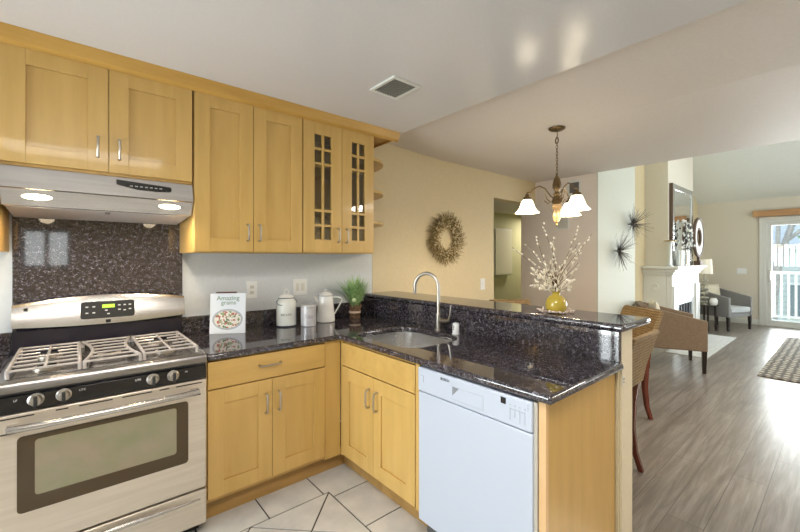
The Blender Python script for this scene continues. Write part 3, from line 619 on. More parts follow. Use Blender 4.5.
dd = obj('storage_drawer', MB().box(RX0, RX1, 2.145, 2.188, 0.06, 0.236), STEEL_D, rg, bevel=0.006, seg=3)
obj('drawer_grip', MB().tube([(-0.02+RX0+0.02, 2.142, 0.18), (0.0, 2.128, 0.202), (0.13, 2.124, 0.21), (0.26, 2.128, 0.204), (RX1-0.03, 2.142, 0.192)], [0.004, 0.010, 0.012, 0.010, 0.004], 10), STEEL, dd)
obj('toe_panel', MB().box(RX0+0.02, RX1-0.02, 2.22, 2.24, 0.0, 0.06), DARK, rg)
# backguard
def arch(x0, x1, z0, z1, rise, n_=16):
    top = [(x1-(x1-x0)*i/n_, z1+rise*(1-(2*i/n_-1)**2)) for i in range(n_+1)]
    return [(x0, z0), (x1, z0)]+top
con = MB()
xs = [RX0-0.002+(RX1-RX0+0.014)*i/20 for i in range(21)]
rows = []
for x in xs:
    u = 2*(x-xs[0])/(xs[-1]-xs[0])-1; zt = 1.178+0.034*(1-u*u); zb = 1.062-0.016*(1-u*u)
    rows.append([con.bm.verts.new(p) for p in ((x, 2.77, zb), (x, 2.722, zb+0.004), (x, 2.735, zt-0.02), (x, 2.750, zt), (x, 2.80, zt), (x, 2.80, zb))])
for a, b_ in zip(rows, rows[1:]):
    for i in range(6): con.bm.faces.new((a[i], a[(i+1) % 6], b_[(i+1) % 6], b_[i]))
con.bm.faces.new(rows[0]); con.bm.faces.new(rows[-1])
cg = obj('backguard', con, STEEL, rg, smooth=50)
obj('backguard_base', MB().box(RX0, RX1, 2.735, 2.80, 0.925, 1.045), mat('dark_blue_enamel', (0.016, 0.014, 0.022), 0.12), rg)
T = Matrix.Translation((0, 0, 0))
dp = obj('display_panel', MB().prism([(p[0], p[1]) for p in rrect(0.018, 0.262, 1.083, 1.176, 0.012, 4)], 0, 0.006, 'y'), RUBBER, cg, world=False)
dp.location = (0, 2.720, 0)
dp.matrix_basis = Matrix.Translation((0, 2.7225, 0)) ; 
for v in dp.data.vertices: v.co.y += (v.co.z-1.08)*0.13-0.002
for v in dp.data.vertices: v.co -= Vector((0.13, 2.5, 0))
ck = MB().box(0.112, 0.168, 2.7225, 2.7255, 1.139, 1.158); obj('clock', ck, DISPLAY, cg)
for (bx, bz) in ((0.045, 1.148), (0.075, 1.148), (0.045, 1.115), (0.075, 1.115), (0.19, 1.15), (0.215, 1.15), (0.24, 1.15), (0.19, 1.125), (0.215, 1.12), (0.24, 1.125), (0.13, 1.125), (0.14, 1.105)):
    yb = 2.7175+(bz-1.08)*0.13; obj('button', MB().box(bx-0.006, bx+0.006, yb, yb+0.003, bz-0.003, bz+0.003), PRINTW, cg)
obj('badge', MB().box(0.128, 0.150, 2.7205, 2.7225, 1.056, 1.073), RUBBER, cg)
obj('badge', MB().box(-0.205, -0.19, 2.7305, 2.733, 1.148, 1.163), RUBBER, cg)
# burners and grates
for k, (bx, by) in enumerate(((-0.10, 2.34), (-0.10, 2.60), (0.13, 2.47), (0.36, 2.34), (0.36, 2.60))):
    bo = obj('burner', MB().lathe([(0, 0.926), (0.05, 0.926), (0.05, 0.934), (0.042, 0.938), (0, 0.938)], (bx, by, 0), 20), mat('burner_base', (0.62, 0.56, 0.48), 0.3, 0.7), rg)
    obj('burner_cap', MB().lathe([(0, 0.938), (0.034, 0.938), (0.034, 0.943), (0.03, 0.946), (0, 0.946)], (bx, by, 0), 20), BLACK, bo)
GZ = 0.958
def grate(x0, x1, curved=0):
    mb = MB(); y0, y1 = 2.212, 2.725
    def side(x, bow):
        return [(x+bow*math.sin(PI*i/8), y0+(y1-y0)*i/8, GZ-0.0) for i in range(9)]
    for s_, x in ((1, x0), (-1, x1)):
        p = side(x, 0.035*s_*curved); p = [(p[0][0], p[0][1], 0.9275)]+p+[(p[-1][0], p[-1][1], 0.9275)]
        mb.tube(p, 0.0075, 8)
    for i in range(1, 6):
        yy = y0+(y1-y0)*i/6; bow = 0.035*math.sin(PI*i/6)*curved
        mb.tube([(x0+bow, yy, GZ), (x1-bow, yy, GZ)], 0.005, 6) if (i != 2 and i != 4) or curved else mb.tube([(x0, yy, GZ), (x0+(x1-x0)*0.36, yy, GZ)], 0.005, 6).tube([(x1-(x1-x0)*0.36, yy, GZ), (x1, yy, GZ)], 0.005, 6)
    mb.tube([(x0, y0, GZ), (x1, y0, GZ)], 0.0055, 6); mb.tube([(x0, y1, GZ), (x1, y1, GZ)], 0.0055, 6)
    xm = (x0+x1)/2
    if not curved: mb.tube([(xm, y0, GZ-0.001), (xm, y1, GZ-0.001)], 0.006, 6)
    return mb
for a, b_, c in ((-0.215, 0.012, 0), (0.028, 0.236, 1), (0.252, 0.482, 0)): obj('grate', grate(a, b_, c), IRON, rg)

# ------------------------------------------------------------------ hood
hd = thing('range_hood', 'stainless steel range hood with two lit lamps under the wall cabinet', 'range hood', (0.13, 2.6, 1.64))
HX0, HX1 = -0.262, 0.514
obj('shell', MB().prism([(2.462, 1.842), (2.440, 1.742), (2.452, 1.739), (2.490, 1.664), (2.500, 1.662), (2.56, 1.668), (2.851, 1.650), (2.851, 1.842)], HX0, HX1, 'x'), STEEL, hd, bevel=0.002)
obj('underside_panel', MB().prism([(2.503, 1.660), (2.845, 1.636), (2.845, 1.646), (2.503, 1.664)], HX0+0.012, HX1-0.012, 'x'), mat('pale_filter_paint', (0.60, 0.56, 0.55), 0.5), hd)
hp = obj('control_strip', MB().prism([(0.160, 1.806), (0.158, 1.826), (0.40, 1.812), (0.405, 1.806), (0.405, 1.793), (0.40, 1.788), (0.34, 1.782), (0.25, 1.784)], 2.4445, 2.452, 'y'), BLACK, hd)
for k in range(7): obj('switch', MB().box(0.215+k*0.022, 0.228+k*0.022, 2.443, 2.4455, 1.796, 1.802), mat('grey_switch', (0.25, 0.25, 0.25), 0.4), hp)
for x in (-0.14, 0.40):
    a = math.atan2(0.038, 0.075)
    M = Matrix.Translation((x, 2.4675, 1.706)) @ Matrix.Rotation(PI/2-0.0+a, 4, 'X')
    lo = obj('lamp', MB().lathe([(0, 0.007), (0.03, 0.006), (0.050, 0.002), (0.055, -0.003), (0, -0.003)], seg=24, M=M, sy=0.27), BULB, hd, label='lit hood lamp')
    l = bpy.data.lights.new('hood_lamp_light', 'SPOT'); l.energy = 9; l.color = (1.0, 0.80, 0.55); l.spot_size = 2.6; l.spot_blend = 0.9; l.shadow_soft_size = 0.04
    lo2 = bpy.data.objects.new('hood_lamp_light', l); lo2.location = (x, 2.445, 1.675); lo2.rotation_euler = (0.28, 0, 0); COL.objects.link(lo2)
obj('latch', MB().box(0.115, 0.135, 2.503, 2.53, 1.650, 1.659), mat('dark_latch', (0.12, 0.11, 0.11), 0.4), hd)

# ------------------------------------------------------------------ wall plates
def outlet(x0, x1, z0, z1, name, label, gang=1):
    o = thing(name, label, 'wall plate', ((x0+x1)/2, WY, (z0+z1)/2)); 
    obj('plate', MB().box(x0, x1, WY-0.006, WY, z0, z1), WHITE_PL, o, bevel=0.002)
    c = (x0+x1)/2
    if gang == 1:
        for zz in ((z0+z1)/2+0.02, (z0+z1)/2-0.02):
            s_ = obj('socket', MB().box(c-0.016, c+0.016, WY-0.0085, WY-0.006, zz-0.014, zz+0.014), mat('socket_plastic', (0.70, 0.70, 0.66), 0.35), o, bevel=0.002)
            obj('slot', MB().box(c-0.008, c-0.005, WY-0.009, WY-0.008, zz-0.005, zz+0.006).box(c+0.005, c+0.008, WY-0.009, WY-0.008, zz-0.005, zz+0.006), DARK, s_)
    else:
        for xx in (c-0.023, c+0.023): obj('rocker', MB().box(xx-0.014, xx+0.014, WY-0.009, WY-0.006, (z0+z1)/2-0.03, (z0+z1)/2+0.03), MATS['socket_plastic'], o, bevel=0.002)
    return o
outlet(0.954, 1.030, 1.122, 1.246, 'power_outlet', 'white power outlet on the kitchen wall right of the cookbook')
outlet(1.315, 1.435, 1.122, 1.250, 'light_switch', 'double white switch plate behind the enamel canisters', 2)
ls = thing('light_switch', 'white switch plate low on the cream dining wall beside the hall opening', 'wall plate', (3.73, WY-0.004, 1.10))
obj('plate', MB().box(3.69, 3.775, WY-0.010, WY-0.004, 1.035, 1.17), WHITE_PL, ls, bevel=0.002); obj('toggle', MB().box(3.725, 3.74, WY-0.016, WY-0.010, 1.09, 1.115), WHITE_PL, ls)
ls2 = thing('light_switch', 'white switch plate on the far living room wall left of the patio door', 'wall plate', (FX, 1.52, 1.13))
obj('plate', MB().box(FX-0.006, FX, 1.44, 1.60, 1.07, 1.19), WHITE_PL, ls2, bevel=0.002); obj('toggle', MB().box(FX-0.012, FX-0.006, 1.51, 1.53, 1.12, 1.145), WHITE_PL, ls2)
hs = thing('wall_outlet', 'small socket on the cream end of the half wall', 'wall plate', (2.02, 0.72, 0.82))
obj('cover', MB().box(2.035, 2.05, 0.716, 0.72, 0.80, 0.845), MATS['socket_plastic'], hs); obj('slot', MB().box(2.039, 2.046, 0.715, 0.7165, 0.825, 0.833).box(2.039, 2.046, 0.715, 0.7165, 0.81, 0.817), DARK, hs)
cv = thing('ceiling_vent', 'square grey ceiling vent with white frame above the peninsula', 'vent', (1.475, 1.785, KZ))
vb = MB(); vb.box(1.372, 1.392, 1.67, 1.905, KZ-0.012, KZ).box(1.562, 1.582, 1.67, 1.905, KZ-0.012, KZ).box(1.392, 1.562, 1.67, 1.69, KZ-0.012, KZ).box(1.392, 1.562, 1.885, 1.905, KZ-0.012, KZ)
obj('frame', vb, TRIM, cv, bevel=0.002)
gb = MB().box(1.392, 1.562, 1.69, 1.885, KZ-0.004, KZ-0.002)
for i in range(9): gb.box(1.396+i*0.019, 1.406+i*0.019, 1.69, 1.885, KZ-0.010, KZ-0.005)
obj('grille', gb, mat('vent_grey', (0.20, 0.20, 0.18), 0.5), cv)
vt = thing('wall_vent', 'square return air vent high on the wall behind the chandelier', 'vent', (BX, 2.31, 2.33))
obj('frame', MB().box(BX-0.010, BX, 2.225, 2.40, 2.235, 2.26).box(BX-0.010, BX, 2.225, 2.40, 2.395, 2.42).box(BX-0.010, BX, 2.225, 2.25, 2.26, 2.395).box(BX-0.010, BX, 2.375, 2.40, 2.26, 2.395), TRIM, vt)
obj('grille', MB().box(BX-0.006, BX, 2.25, 2.375, 2.26, 2.395), mat('vent_shadow', (0.13, 0.12, 0.11), 0.6), vt)
th = thing('thermostat_panel', 'small white framed panel on the wall below the vent behind the chandelier', 'panel', (BX, 2.465, 1.88))
obj('frame', MB().box(BX-0.014, BX, 2.385, 2.40, 1.80, 1.97).box(BX-0.014, BX, 2.53, 2.545, 1.80, 1.97).box(BX-0.014, BX, 2.40, 2.53, 1.80, 1.815).box(BX-0.014, BX, 2.40, 2.53, 1.955, 1.97), TRIM, th)
obj('face', MB().box(BX-0.006, BX, 2.40, 2.53, 1.815, 1.955), mat('panel_face', (0.60, 0.58, 0.52), 0.5), th)
hc = thing('hall_cabinet', 'white cabinet door on the olive hallway wall beyond the opening', 'cabinet', (6.03, 4.1, 1.1))
obj('body', MB().box(5.70, 6.26, 4.12, 4.198, 1.10, 1.95), TRIM, hc, bevel=0.004); obj('door', MB().box(5.72, 6.24, 4.10, 4.12, 1.12, 1.93), mat('cabinet_door_white', (0.70, 0.68, 0.55), 0.5), hc, bevel=0.003)

# ------------------------------------------------------------------ counter items
bk = thing('cookbook', 'white cookbook with a bowl photo standing open on the counter right of the stove', 'book', (0.775, 2.70, CT), 0.0)
A = Vector((0.672, 2.745, CT)); Bv = Vector((0.866, 2.635, CT)); dx = (Bv-A); wdt = dx.length; ex = dx.normalized(); ey = Vector((-ex.y, ex.x, 0))*1.0
ez = (Vector((0, 0, 1))+ey*0.10).normalized(); ey2 = ez.cross(ex)
Mb = Matrix(((ex.x, ey2.x, ez.x, A.x), (ex.y, ey2.y, ez.y, A.y), (ex.z, ey2.z, ez.z, A.z), (0, 0, 0, 1)))
HB = 0.268
obj('front_cover', MB().box(0, wdt, 0, 0.003, 0.001, HB, M=Mb), PAPER, bk)
obj('pages', MB().box(0.003, wdt-0.003, 0.003, 0.016, 0.004, HB-0.004, M=Mb), mat('page_edges', (0.75, 0.72, 0.66), 0.8), bk)
obj('back_cover', MB().box(0, wdt, 0.016, 0.019, 0.001, HB, M=Mb), mat('book_back', (0.55, 0.56, 0.58), 0.4), bk)
es_ = MB().prism([(0.01, 0), (wdt*0.7, 0), (wdt*0.72, 0.012), (0.0, 0.005)], 0.03, 0.034, 'y')
obj('easel', MB().box(0.06, 0.075, 0.02, 0.028, 0.0, 0.22, M=Mb).box(0.03, wdt*0.72, 0.019, 0.03, HB+0.002, HB+0.012, M=Mb), mat('dark_easel', (0.10, 0.035, 0.03), 0.4), bk)
Mt = Mb @ Matrix.Rotation(PI/2, 4, 'X')
def on_book(x, z, d=-0.0006): return Mb @ Matrix.Translation((x, d, z)) @ Matrix.Rotation(PI/2, 4, 'X')
text('title', 'Amazing', 0.042, on_book(wdt/2, HB-0.032), PRINTG, bk, bold=0.0003)
text('title', 'grains', 0.040, on_book(wdt/2+0.004, HB-0.062), PRINTG, bk, bold=0.0003)
pl = MB(); pts = [(0.5*wdt+0.096*math.cos(a), 0.095+0.070*math.sin(a)) for a in [2*PI*i/28 for i in range(28)]]
pl.prism(pts, -0.0008, -0.0001, 'y'); bmesh.ops.transform(pl.bm, matrix=Mb, verts=pl.bm.verts)
obj('plate_photo', pl, mat('photo_bowl', (0.42, 0.46, 0.50), 0.4), bk)
pl = MB(); pl.prism([(0.5*wdt+0.084*math.cos(a), 0.094+0.058*math.sin(a)) for a in [2*PI*i/28 for i in range(28)]], -0.0014, -0.0008, 'y'); bmesh.ops.transform(pl.bm, matrix=Mb, verts=pl.bm.verts)
fd = mat('photo_food', (0.6, 0.55, 0.45), 0.5); n, l, b = nodes(fd); mp = coords(n, l); v = n.new('ShaderNodeTexVoronoi'); v.inputs['Scale'].default_value = 95; l.new(mp.outputs[0], v.inputs['Vector']); sp = n.new('ShaderNodeSeparateColor'); l.new(v.outputs['Color'], sp.inputs[0])
r_ = ramp(n, l, sp.outputs[0], [(0.0, (0.75, 0.72, 0.66)), (0.4, (0.80, 0.78, 0.72)), (0.55, (0.10, 0.16, 0.07)), (0.7, (0.30, 0.38, 0.20)), (0.85, (0.45, 0.12, 0.09))]); r_.color_ramp.interpolation = 'CONSTANT'; l.new(r_.outputs[0], b.inputs['Base Color'])
obj('food_photo', pl, fd, bk)
can = thing('enamel_canister', 'tall cream enamel canister with knob lid and wire handle', 'canister', (1.195, 2.72, CT))
cx, cy = 1.195, 2.72
obj('body', MB().lathe([(0, 0.001), (0.066, 0.001), (0.071, 0.006), (0.072, 0.02), (0.072, 0.165), (0.067, 0.185), (0.058, 0.195), (0.056, 0.207), (0, 0.207)], (cx, cy, CT), 28), ENAMEL, can)
RIMM = mat('blue_black_rim', (0.03, 0.04, 0.07), 0.3)
obj('rim', MB().lathe([(0.0705, 0.003), (0.0725, 0.003), (0.0725, 0.010), (0.0705, 0.010)], (cx, cy, CT), 28), RIMM, can)
obj('rim', MB().lathe([(0.05, 0.207), (0.060, 0.207), (0.060, 0.212), (0.05, 0.212)], (cx, cy, CT), 28), RIMM, can)
ld = obj('lid', MB().lathe([(0, 0.212), (0.057, 0.212), (0.05, 0.225), (0.03, 0.236), (0, 0.240)], (cx, cy, CT), 28), ENAMEL_W, can)
obj('knob', MB().tube([(cx-0.016, cy, CT+0.236), (cx-0.018, cy, CT+0.258), (cx-0.006, cy, CT+0.27), (cx+0.006, cy, CT+0.27), (cx+0.018, cy, CT+0.258), (cx+0.016, cy, CT+0.236)], 0.005, 8), ENAMEL_W, ld)
obj('wire_handle', MB().tube([(cx-0.062, cy, CT+0.20), (cx-0.079, cy-0.004, CT+0.185), (cx-0.076, cy-0.03, CT+0.165), (cx-0.05, cy-0.05, CT+0.16)], 0.0022, 6).tube([(cx+0.062, cy, CT+0.20), (cx+0.079, cy-0.004, CT+0.185), (cx+0.076, cy-0.02, CT+0.17)], 0.0022, 6), MATS['blue_black_rim'], can)
def curved_text(name, s, size, c, R, z, m, parent, face):
    o = text(name, s, size, Matrix.Identity(4), m, None, ext=0.0003)
    for v in o.data.vertices:
        a = face+v.co.x/R; rr = R+v.co.z; v.co = Vector((c[0]+rr*math.cos(a), c[1]+rr*math.sin(a), z+v.co.y))
    o.parent = parent; o.data.transform(basis(parent).inverted()); return o
curved_text('lettering', 'BISCUITS', 0.020, (cx, cy), 0.0724, CT+0.09, PRINT, can, math.atan2(-2.72, -1.195))
tn = thing('tin_canister', 'short pale grey tin with lid between the canister and the coffee pot', 'canister', (1.325, 2.62, CT))
cx, cy = 1.325, 2.62
obj('body', MB().lathe([(0, 0.001), (0.054, 0.001), (0.056, 0.003), (0.056, 0.135), (0, 0.135)], (cx, cy, CT), 28), GALV, tn)
obj('lid', MB().lathe([(0, 0.135), (0.058, 0.135), (0.058, 0.150), (0.054, 0.157), (0, 0.158)], (cx, cy, CT), 28), noisy('lid_tin', (0.45, 0.46, 0.47), (0.52, 0.53, 0.54), 20, rough=0.3, metal=0.4), tn)
curved_text('lettering', 'Tea', 0.045, (cx, cy), 0.0564, CT+0.075, mat('pale_print', (0.42, 0.36, 0.42), 0.5), tn, math.atan2(-2.62, -1.325))
pt = thing('coffee_pot', 'tall white enamel coffee pot with spout and side handle', 'coffee pot', (1.515, 2.70, CT))
cx, cy = 1.515, 2.70
obj('body', MB().lathe([(0, 0.001), (0.068, 0.001), (0.073, 0.006), (0.072, 0.03), (0.058, 0.19), (0.055, 0.205), (0.052, 0.207), (0, 0.207)], (cx, cy, CT), 28), ENAMEL_W, pt)
ld = obj('lid', MB().lathe([(0.0, 0.207), (0.060, 0.207), (0.060, 0.211), (0.052, 0.218), (0.035, 0.232), (0.01, 0.238), (0.0, 0.238)], (cx, cy, CT), 28), ENAMEL_W, pt)
obj('knob', MB().ball((cx, cy, CT+0.25), 0.012, 12), ENAMEL_W, ld)
obj('lid_rim', MB().lathe([(0.0595, 0.206), (0.0615, 0.206), (0.0615, 0.2095), (0.0595, 0.2095)], (cx, cy, CT), 28), MATS['blue_black_rim'], ld)
rv = Vector((0.7627, -0.6468, 0))
P = lambda a, z: Vector((cx, cy, CT+z))+rv*a
obj('spout', MB().tube([P(-0.045, 0.13), P(-0.066, 0.155), P(-0.082, 0.185), P(-0.092, 0.196)], [0.022, 0.017, 0.012, 0.010], 12), ENAMEL_W, pt)
obj('handle', MB().tube([P(0.054, 0.190), P(0.08, 0.196), P(0.115, 0.192), P(0.130, 0.178), P(0.122, 0.155), P(0.095, 0.105), P(0.068, 0.06)], 0.006, 10), ENAMEL, pt)
# grass bundle
gs = thing('grass_arrangement', 'green grass tuft in a bound twig bundle at the back corner of the counter', 'plant', (1.79, 2.70, CT))
cx, cy = 1.79, 2.70
tw = MB()
for i in range(46):
    a = random.random()*2*PI; r0 = 0.045*math.sqrt(random.random()); 
    tw.tube([(cx+r0*math.cos(a), cy+r0*math.sin(a), CT+0.001), (cx+r0*.9*math.cos(a+.2), cy+r0*.9*math.sin(a+.2), CT+0.055), (cx+r0*1.25*math.cos(a+.3), cy+r0*1.25*math.sin(a+.3), CT+0.11+random.uniform(-.012, .015))], 0.0045, 5)
obj('twig_bundle', tw, TWIG, gs)
obj('binding', MB().lathe([(0.043, 0.045), (0.050, 0.045), (0.050, 0.061), (0.043, 0.061)], (cx, cy, CT), 24), mat('raffia', (0.72, 0.55, 0.42), 0.7), gs)
gm = MB()
for i in range(250):
    a = random.random()*2*PI; r0 = 0.03*math.sqrt(random.random()); sp_ = random.uniform(0.1, 1.0); hh = random.uniform(0.17, 0.30); ou = 0.20*sp_
    b0 = Vector((cx+r0*math.cos(a), cy+r0*math.sin(a), CT+0.09)); d = Vector((math.cos(a), math.sin(a), 0)); wv_ = Vector((-d.y, d.x, 0))*0.0045
    pm = b0+d*ou*0.4+Vector((0, 0, hh*0.55)); pt_ = b0+d*ou+Vector((0, 0, hh*(1-0.15*sp_)))
    vs = [gm.bm.verts.new(q) for q in (b0-wv_, b0+wv_, pm+wv_, pm-wv_, pt_)]
    gm.bm.faces.new(vs[:4]); gm.bm.faces.new((vs[3], vs[2], vs[4]))
obj('grass', gm, noisy('grass_blade', (0.14, 0.32, 0.06), (0.50, 0.68, 0.34), 60, rough=0.6), gs, smooth=0)
fm = MB()
for i in range(8): a = i*PI/4; fm.ball((cx-0.045+0.012*math.cos(a), cy-0.055, CT+0.158+0.010*math.sin(a)), 0.009, 8)
obj('flower', fm.ball((cx-0.045, cy-0.06, CT+0.158), 0.009, 8), mat('pale_petal', (0.62, 0.75, 0.45), 0.6), gs)

# ------------------------------------------------------------------ bar vase and branches
VX, VY, BZ = 2.165, 1.125, 1.10
vs_ = obj('vase', MB().lathe([(0, 0.001), (0.038, 0.001), (0.052, 0.008), (0.060, 0.03), (0.060, 0.055), (0.052, 0.08), (0.034, 0.096), (0.022, 0.103), (0.020, 0.112), (0.026, 0.122), (0.021, 0.122), (0.016, 0.11), (0.0, 0.10)], (VX, VY, BZ), 28), CERAMIC)
tag(vs_, 'small round mustard yellow vase on the granite bar', 'vase')
bq = thing('blossom_branches', 'tall spray of white pussy willow and blossom branches standing in the yellow vase', 'flowers', (VX, VY, BZ+0.11))
PETAL = noisy('cream_petal', (0.82, 0.74, 0.58), (0.92, 0.87, 0.75), 60, rough=0.7)
STEM = noisy('dark_stem', (0.09, 0.05, 0.02), (0.17, 0.10, 0.05), 60, rough=0.8)
rv3 = Vector((0.7627, -0.6468, 0)); fv3 = Vector((0.6468, 0.7627, 0))
def branch(hor, depth, top, kind):
    b0 = Vector((VX, VY, BZ+0.108)); tip = Vector((VX, VY, BZ))+rv3*hor+fv3*depth+Vector((0, 0, top))
    pts = []; N = 9
    wob = Vector((random.uniform(-.02, .02), random.uniform(-.02, .02), 0))
    for i in range(N+1):
        t = i/N; p = b0.lerp(tip, t)+(rv3*hor+fv3*depth)*(-0.28*math.sin(PI*t))*(1-t)+wob*math.sin(PI*t)
        if t < 0.15: p = b0+(p-b0)*0.75
        pts.append(p)
    br = obj('branch', MB().tube(pts, [0.0024-0.0014*i/N for i in range(N+1)], 5), STEM, bq)
    bl = MB()
    for i in range(2 if kind else 3, N*2+1):
        t = i/(N*2); k = min(int(t*N), N-1); p = pts[k].lerp(pts[k+1], t*N-k); d = (pts[k+1]-pts[k]).normalized()
        if kind == 1 and t > 0.9: continue
        if t < 0.30 or (kind and i % 2) or (not kind and random.random() < 0.3): continue
        for _ in range(1 if kind == 0 else 2):
            off = Vector((random.gauss(0, 1), random.gauss(0, 1), random.gauss(0, .7))).normalized()
            q = Vector((0, 0, 1)).rotation_difference((d*1.2+off*(0.5 if kind == 0 else 1.0)).normalized())
            if kind == 0: bl.ball(p+off*0.006, 0.0052, 6, (1, 1, 1.9), q)
            else: bl.ball(p+off*random.uniform(0.01, 0.028), 0.0105*random.uniform(.7, 1.2), 7, (1, .45, 1.5), q)
    obj('blossoms', bl, PETAL, br, smooth=60)
for h_, d_, t_ in ((-0.255, 0.02, 0.385), (-0.09, -0.03, 0.52), (0.0, 0.05, 0.44), (0.135, 0.02, 0.50), (0.19, -0.04, 0.46), (-0.16, 0.06, 0.40), (0.09, -0.08, 0.40), (0.17, 0.06, 0.36), (-0.06, -0.09, 0.42), (-0.13, -0.05, 0.44)): branch(h_, d_, t_, 0)
for h_, d_, t_ in ((-0.15, 0.0, 0.24), (-0.14, 0.05, 0.17), (-0.08, -0.06, 0.29), (0.06, 0.05, 0.27), (0.12, -0.02, 0.29), (0.13, 0.05, 0.21), (-0.03, 0.02, 0.31), (0.05, -0.07, 0.22), (-0.10, 0.06, 0.26), (0.09, 0.0, 0.16), (-0.07, -0.02, 0.20)): branch(h_, d_, t_, 1)
gl = MB()
for i in range(64):
    a = random.random()*2*PI; r0 = random.uniform(0.070, 0.108); gl.ball((VX+r0*math.cos(a), VY+r0*math.sin(a), BZ+0.007+random.random()*0.008), 0.0065, 6)
gro = obj('bead_garland', gl, noisy('dried_petal_beads', (0.60, 0.42, 0.36), (0.82, 0.74, 0.64), 70, rough=0.6), smooth=60)
tag(gro, 'ring of pale dried beads round the foot of the yellow vase', 'garland', kind='stuff')

# ------------------------------------------------------------------ chandelier
CX, CY, CZ = 2.985, 1.545, DZ
ch = thing('chandelier', 'bronze chandelier with three frosted glass shades above the dining area', 'chandelier', (CX, CY, CZ))
obj('canopy', MB().lathe([(0, 0), (0.066, 0), (0.064, -0.008), (0.045, -0.018), (0.018, -0.024), (0.0, -0.03)], (CX, CY, CZ-0.0005), 24), BRONZE, ch)
hk = MB().tube([(CX, CY, CZ-0.02), (CX+0.01, CY, CZ-0.05), (CX-0.004, CY, CZ-0.075)], 0.004, 6)
hk.tube([(CX+0.022*math.cos(a)*(1-.03*i), CY+0.008*math.sin(a), CZ-0.10+0.030*math.sin(a+1)) for i, a in enumerate([k*PI/5 for k in range(14)])], 0.005, 6)
obj('hook', hk, BRONZE, ch)
cn = MB(); z = CZ-0.13
k = 0
while z > 2.10:
    ax = Vector((1, 0, 0)) if k % 2 == 0 else Vector((0, 1, 0))
    cn.tube([Vector((CX, CY, z))+ax*0.008*math.cos(a)+Vector((0, 0, 0.017*math.sin(a))) for a in [2*PI*i/10 for i in range(10)]], 0.0022, 5, closed=True); z -= 0.025; k += 1
obj('chain', cn, BRONZE, ch)
obj('column', MB().lathe([(0, 2.115), (0.006, 2.11), (0.008, 2.09), (0.024, 2.06), (0.034, 2.02), (0.034, 1.99), (0.02, 1.975), (0.016, 1.955), (0.030, 1.94), (0.022, 1.925), (0.036, 1.90), (0.044, 1.875), (0.03, 1.86), (0.0, 1.858)], (CX, CY, 0), 20), BRONZE, ch)
obj('glass_drop', MB().lathe([(0, 1.858), (0.030, 1.856), (0.040, 1.83), (0.026, 1.81), (0.034, 1.78), (0.032, 1.75), (0.018, 1.715), (0, 1.712)], (CX, CY, 0), 20), mat('amber_glass', (0.55, 0.36, 0.18), 0.12, 0.2, coat=0.6), ch)
obj('finial', MB().lathe([(0, 1.714), (0.012, 1.71), (0.007, 1.70), (0.010, 1.69), (0, 1.675)], (CX, CY, 0), 14), BRASS, ch)
dirs = [-rv3*0.24+fv3*0.005, rv3*0.06-fv3*0.22, rv3*0.185+fv3*0.19]
for d in dirs:
    u = d.normalized(); R = d.length
    c = Vector((CX, CY, 0))
    ap = [c+u*0.02+Vector((0, 0, 1.90)), c+u*(R*0.22)+Vector((0, 0, 1.925)), c+u*(R*0.40)+Vector((0, 0, 1.985)), c+u*(R*0.58)+Vector((0, 0, 2.005)), c+u*(R*0.76)+Vector((0, 0, 1.985)), c+u*(R*0.88)+Vector((0, 0, 1.955)), c+u*R+Vector((0, 0, 1.95)), c+u*R+Vector((0, 0, 1.925))]
    sc_ = [c+u*(R*0.40)+Vector((0, 0, 1.95)), c+u*(R*0.34)+Vector((0, 0, 1.90)), c+u*(R*0.22)+Vector((0, 0, 1.875)), c+u*(R*0.30)+Vector((0, 0, 1.86)), c+u*(R*0.42)+Vector((0, 0, 1.885))]
    am = obj('arm', MB().tube(ap, 0.0055, 8).tube(sc_, 0.004, 6), BRONZE, ch)
    e = c+u*R
    obj('socket_cup', MB().lathe([(0, 1.945), (0.012, 1.94), (0.016, 1.92), (0.030, 1.912), (0.034, 1.892), (0, 1.892)], (e.x, e.y, 0), 18), BRONZE, am)
    obj('shade', MB().lathe([(0.030, 1.895), (0.040, 1.885), (0.052, 1.855), (0.062, 1.825), (0.078, 1.802), (0.095, 1.785), (0.092, 1.786), (0.075, 1.806), (0.058, 1.83), (0.048, 1.857), (0.036, 1.882), (0.030, 1.892)], (e.x, e.y, 0), 28), SHADE, am)
    l = bpy.data.lights.new('chandelier_bulb', 'POINT'); l.energy = 8; l.color = (1.0, 0.78, 0.52); l.shadow_soft_size = 0.03
    lo = bpy.data.objects.new('chandelier_bulb', l); lo.location = (e.x, e.y, 1.80); COL.objects.link(lo)

# ------------------------------------------------------------------ wreath and starbursts
wt = thing('dried_wreath', 'round dried twig and berry wreath hanging on the cream dining wall', 'wreath', (3.06, WY-0.03, 1.625))
wm = MB(); bm_ = MB()
for i in range(800):
    a = random.random()*2*PI; r0 = random.uniform(0.12, 0.20); r1 = r0+random.uniform(0.04, 0.13); a1 = a+random.uniform(0.05, 0.45)
    y0 = WY-0.012-random.random()*0.05; y1 = WY-0.02-random.random()*0.06
    wm.tube([(3.06+r0*math.cos(a), y0, 1.625+r0*math.sin(a)), (3.06+r1*math.cos(a1), y1, 1.625+r1*math.sin(a1))], [0.0028, 0.0012], 4)
for i in range(520):
    a = random.random()*2*PI; r0 = random.uniform(0.11, 0.235); bm_.ball((3.06+r0*math.cos(a), WY-0.03-random.random()*0.05, 1.625+r0*math.sin(a)), random.uniform(0.005, 0.009), 6)
wm.tube([(3.06+0.15*math.cos(2*PI*i/32), WY-0.03, 1.625+0.15*math.sin(2*PI*i/32)) for i in range(32)], 0.022, 8, closed=True)
obj('twigs', wm, noisy('dried_grass_twig', (0.16, 0.11, 0.04), (0.36, 0.28, 0.13), 60, rough=0.9), wt)
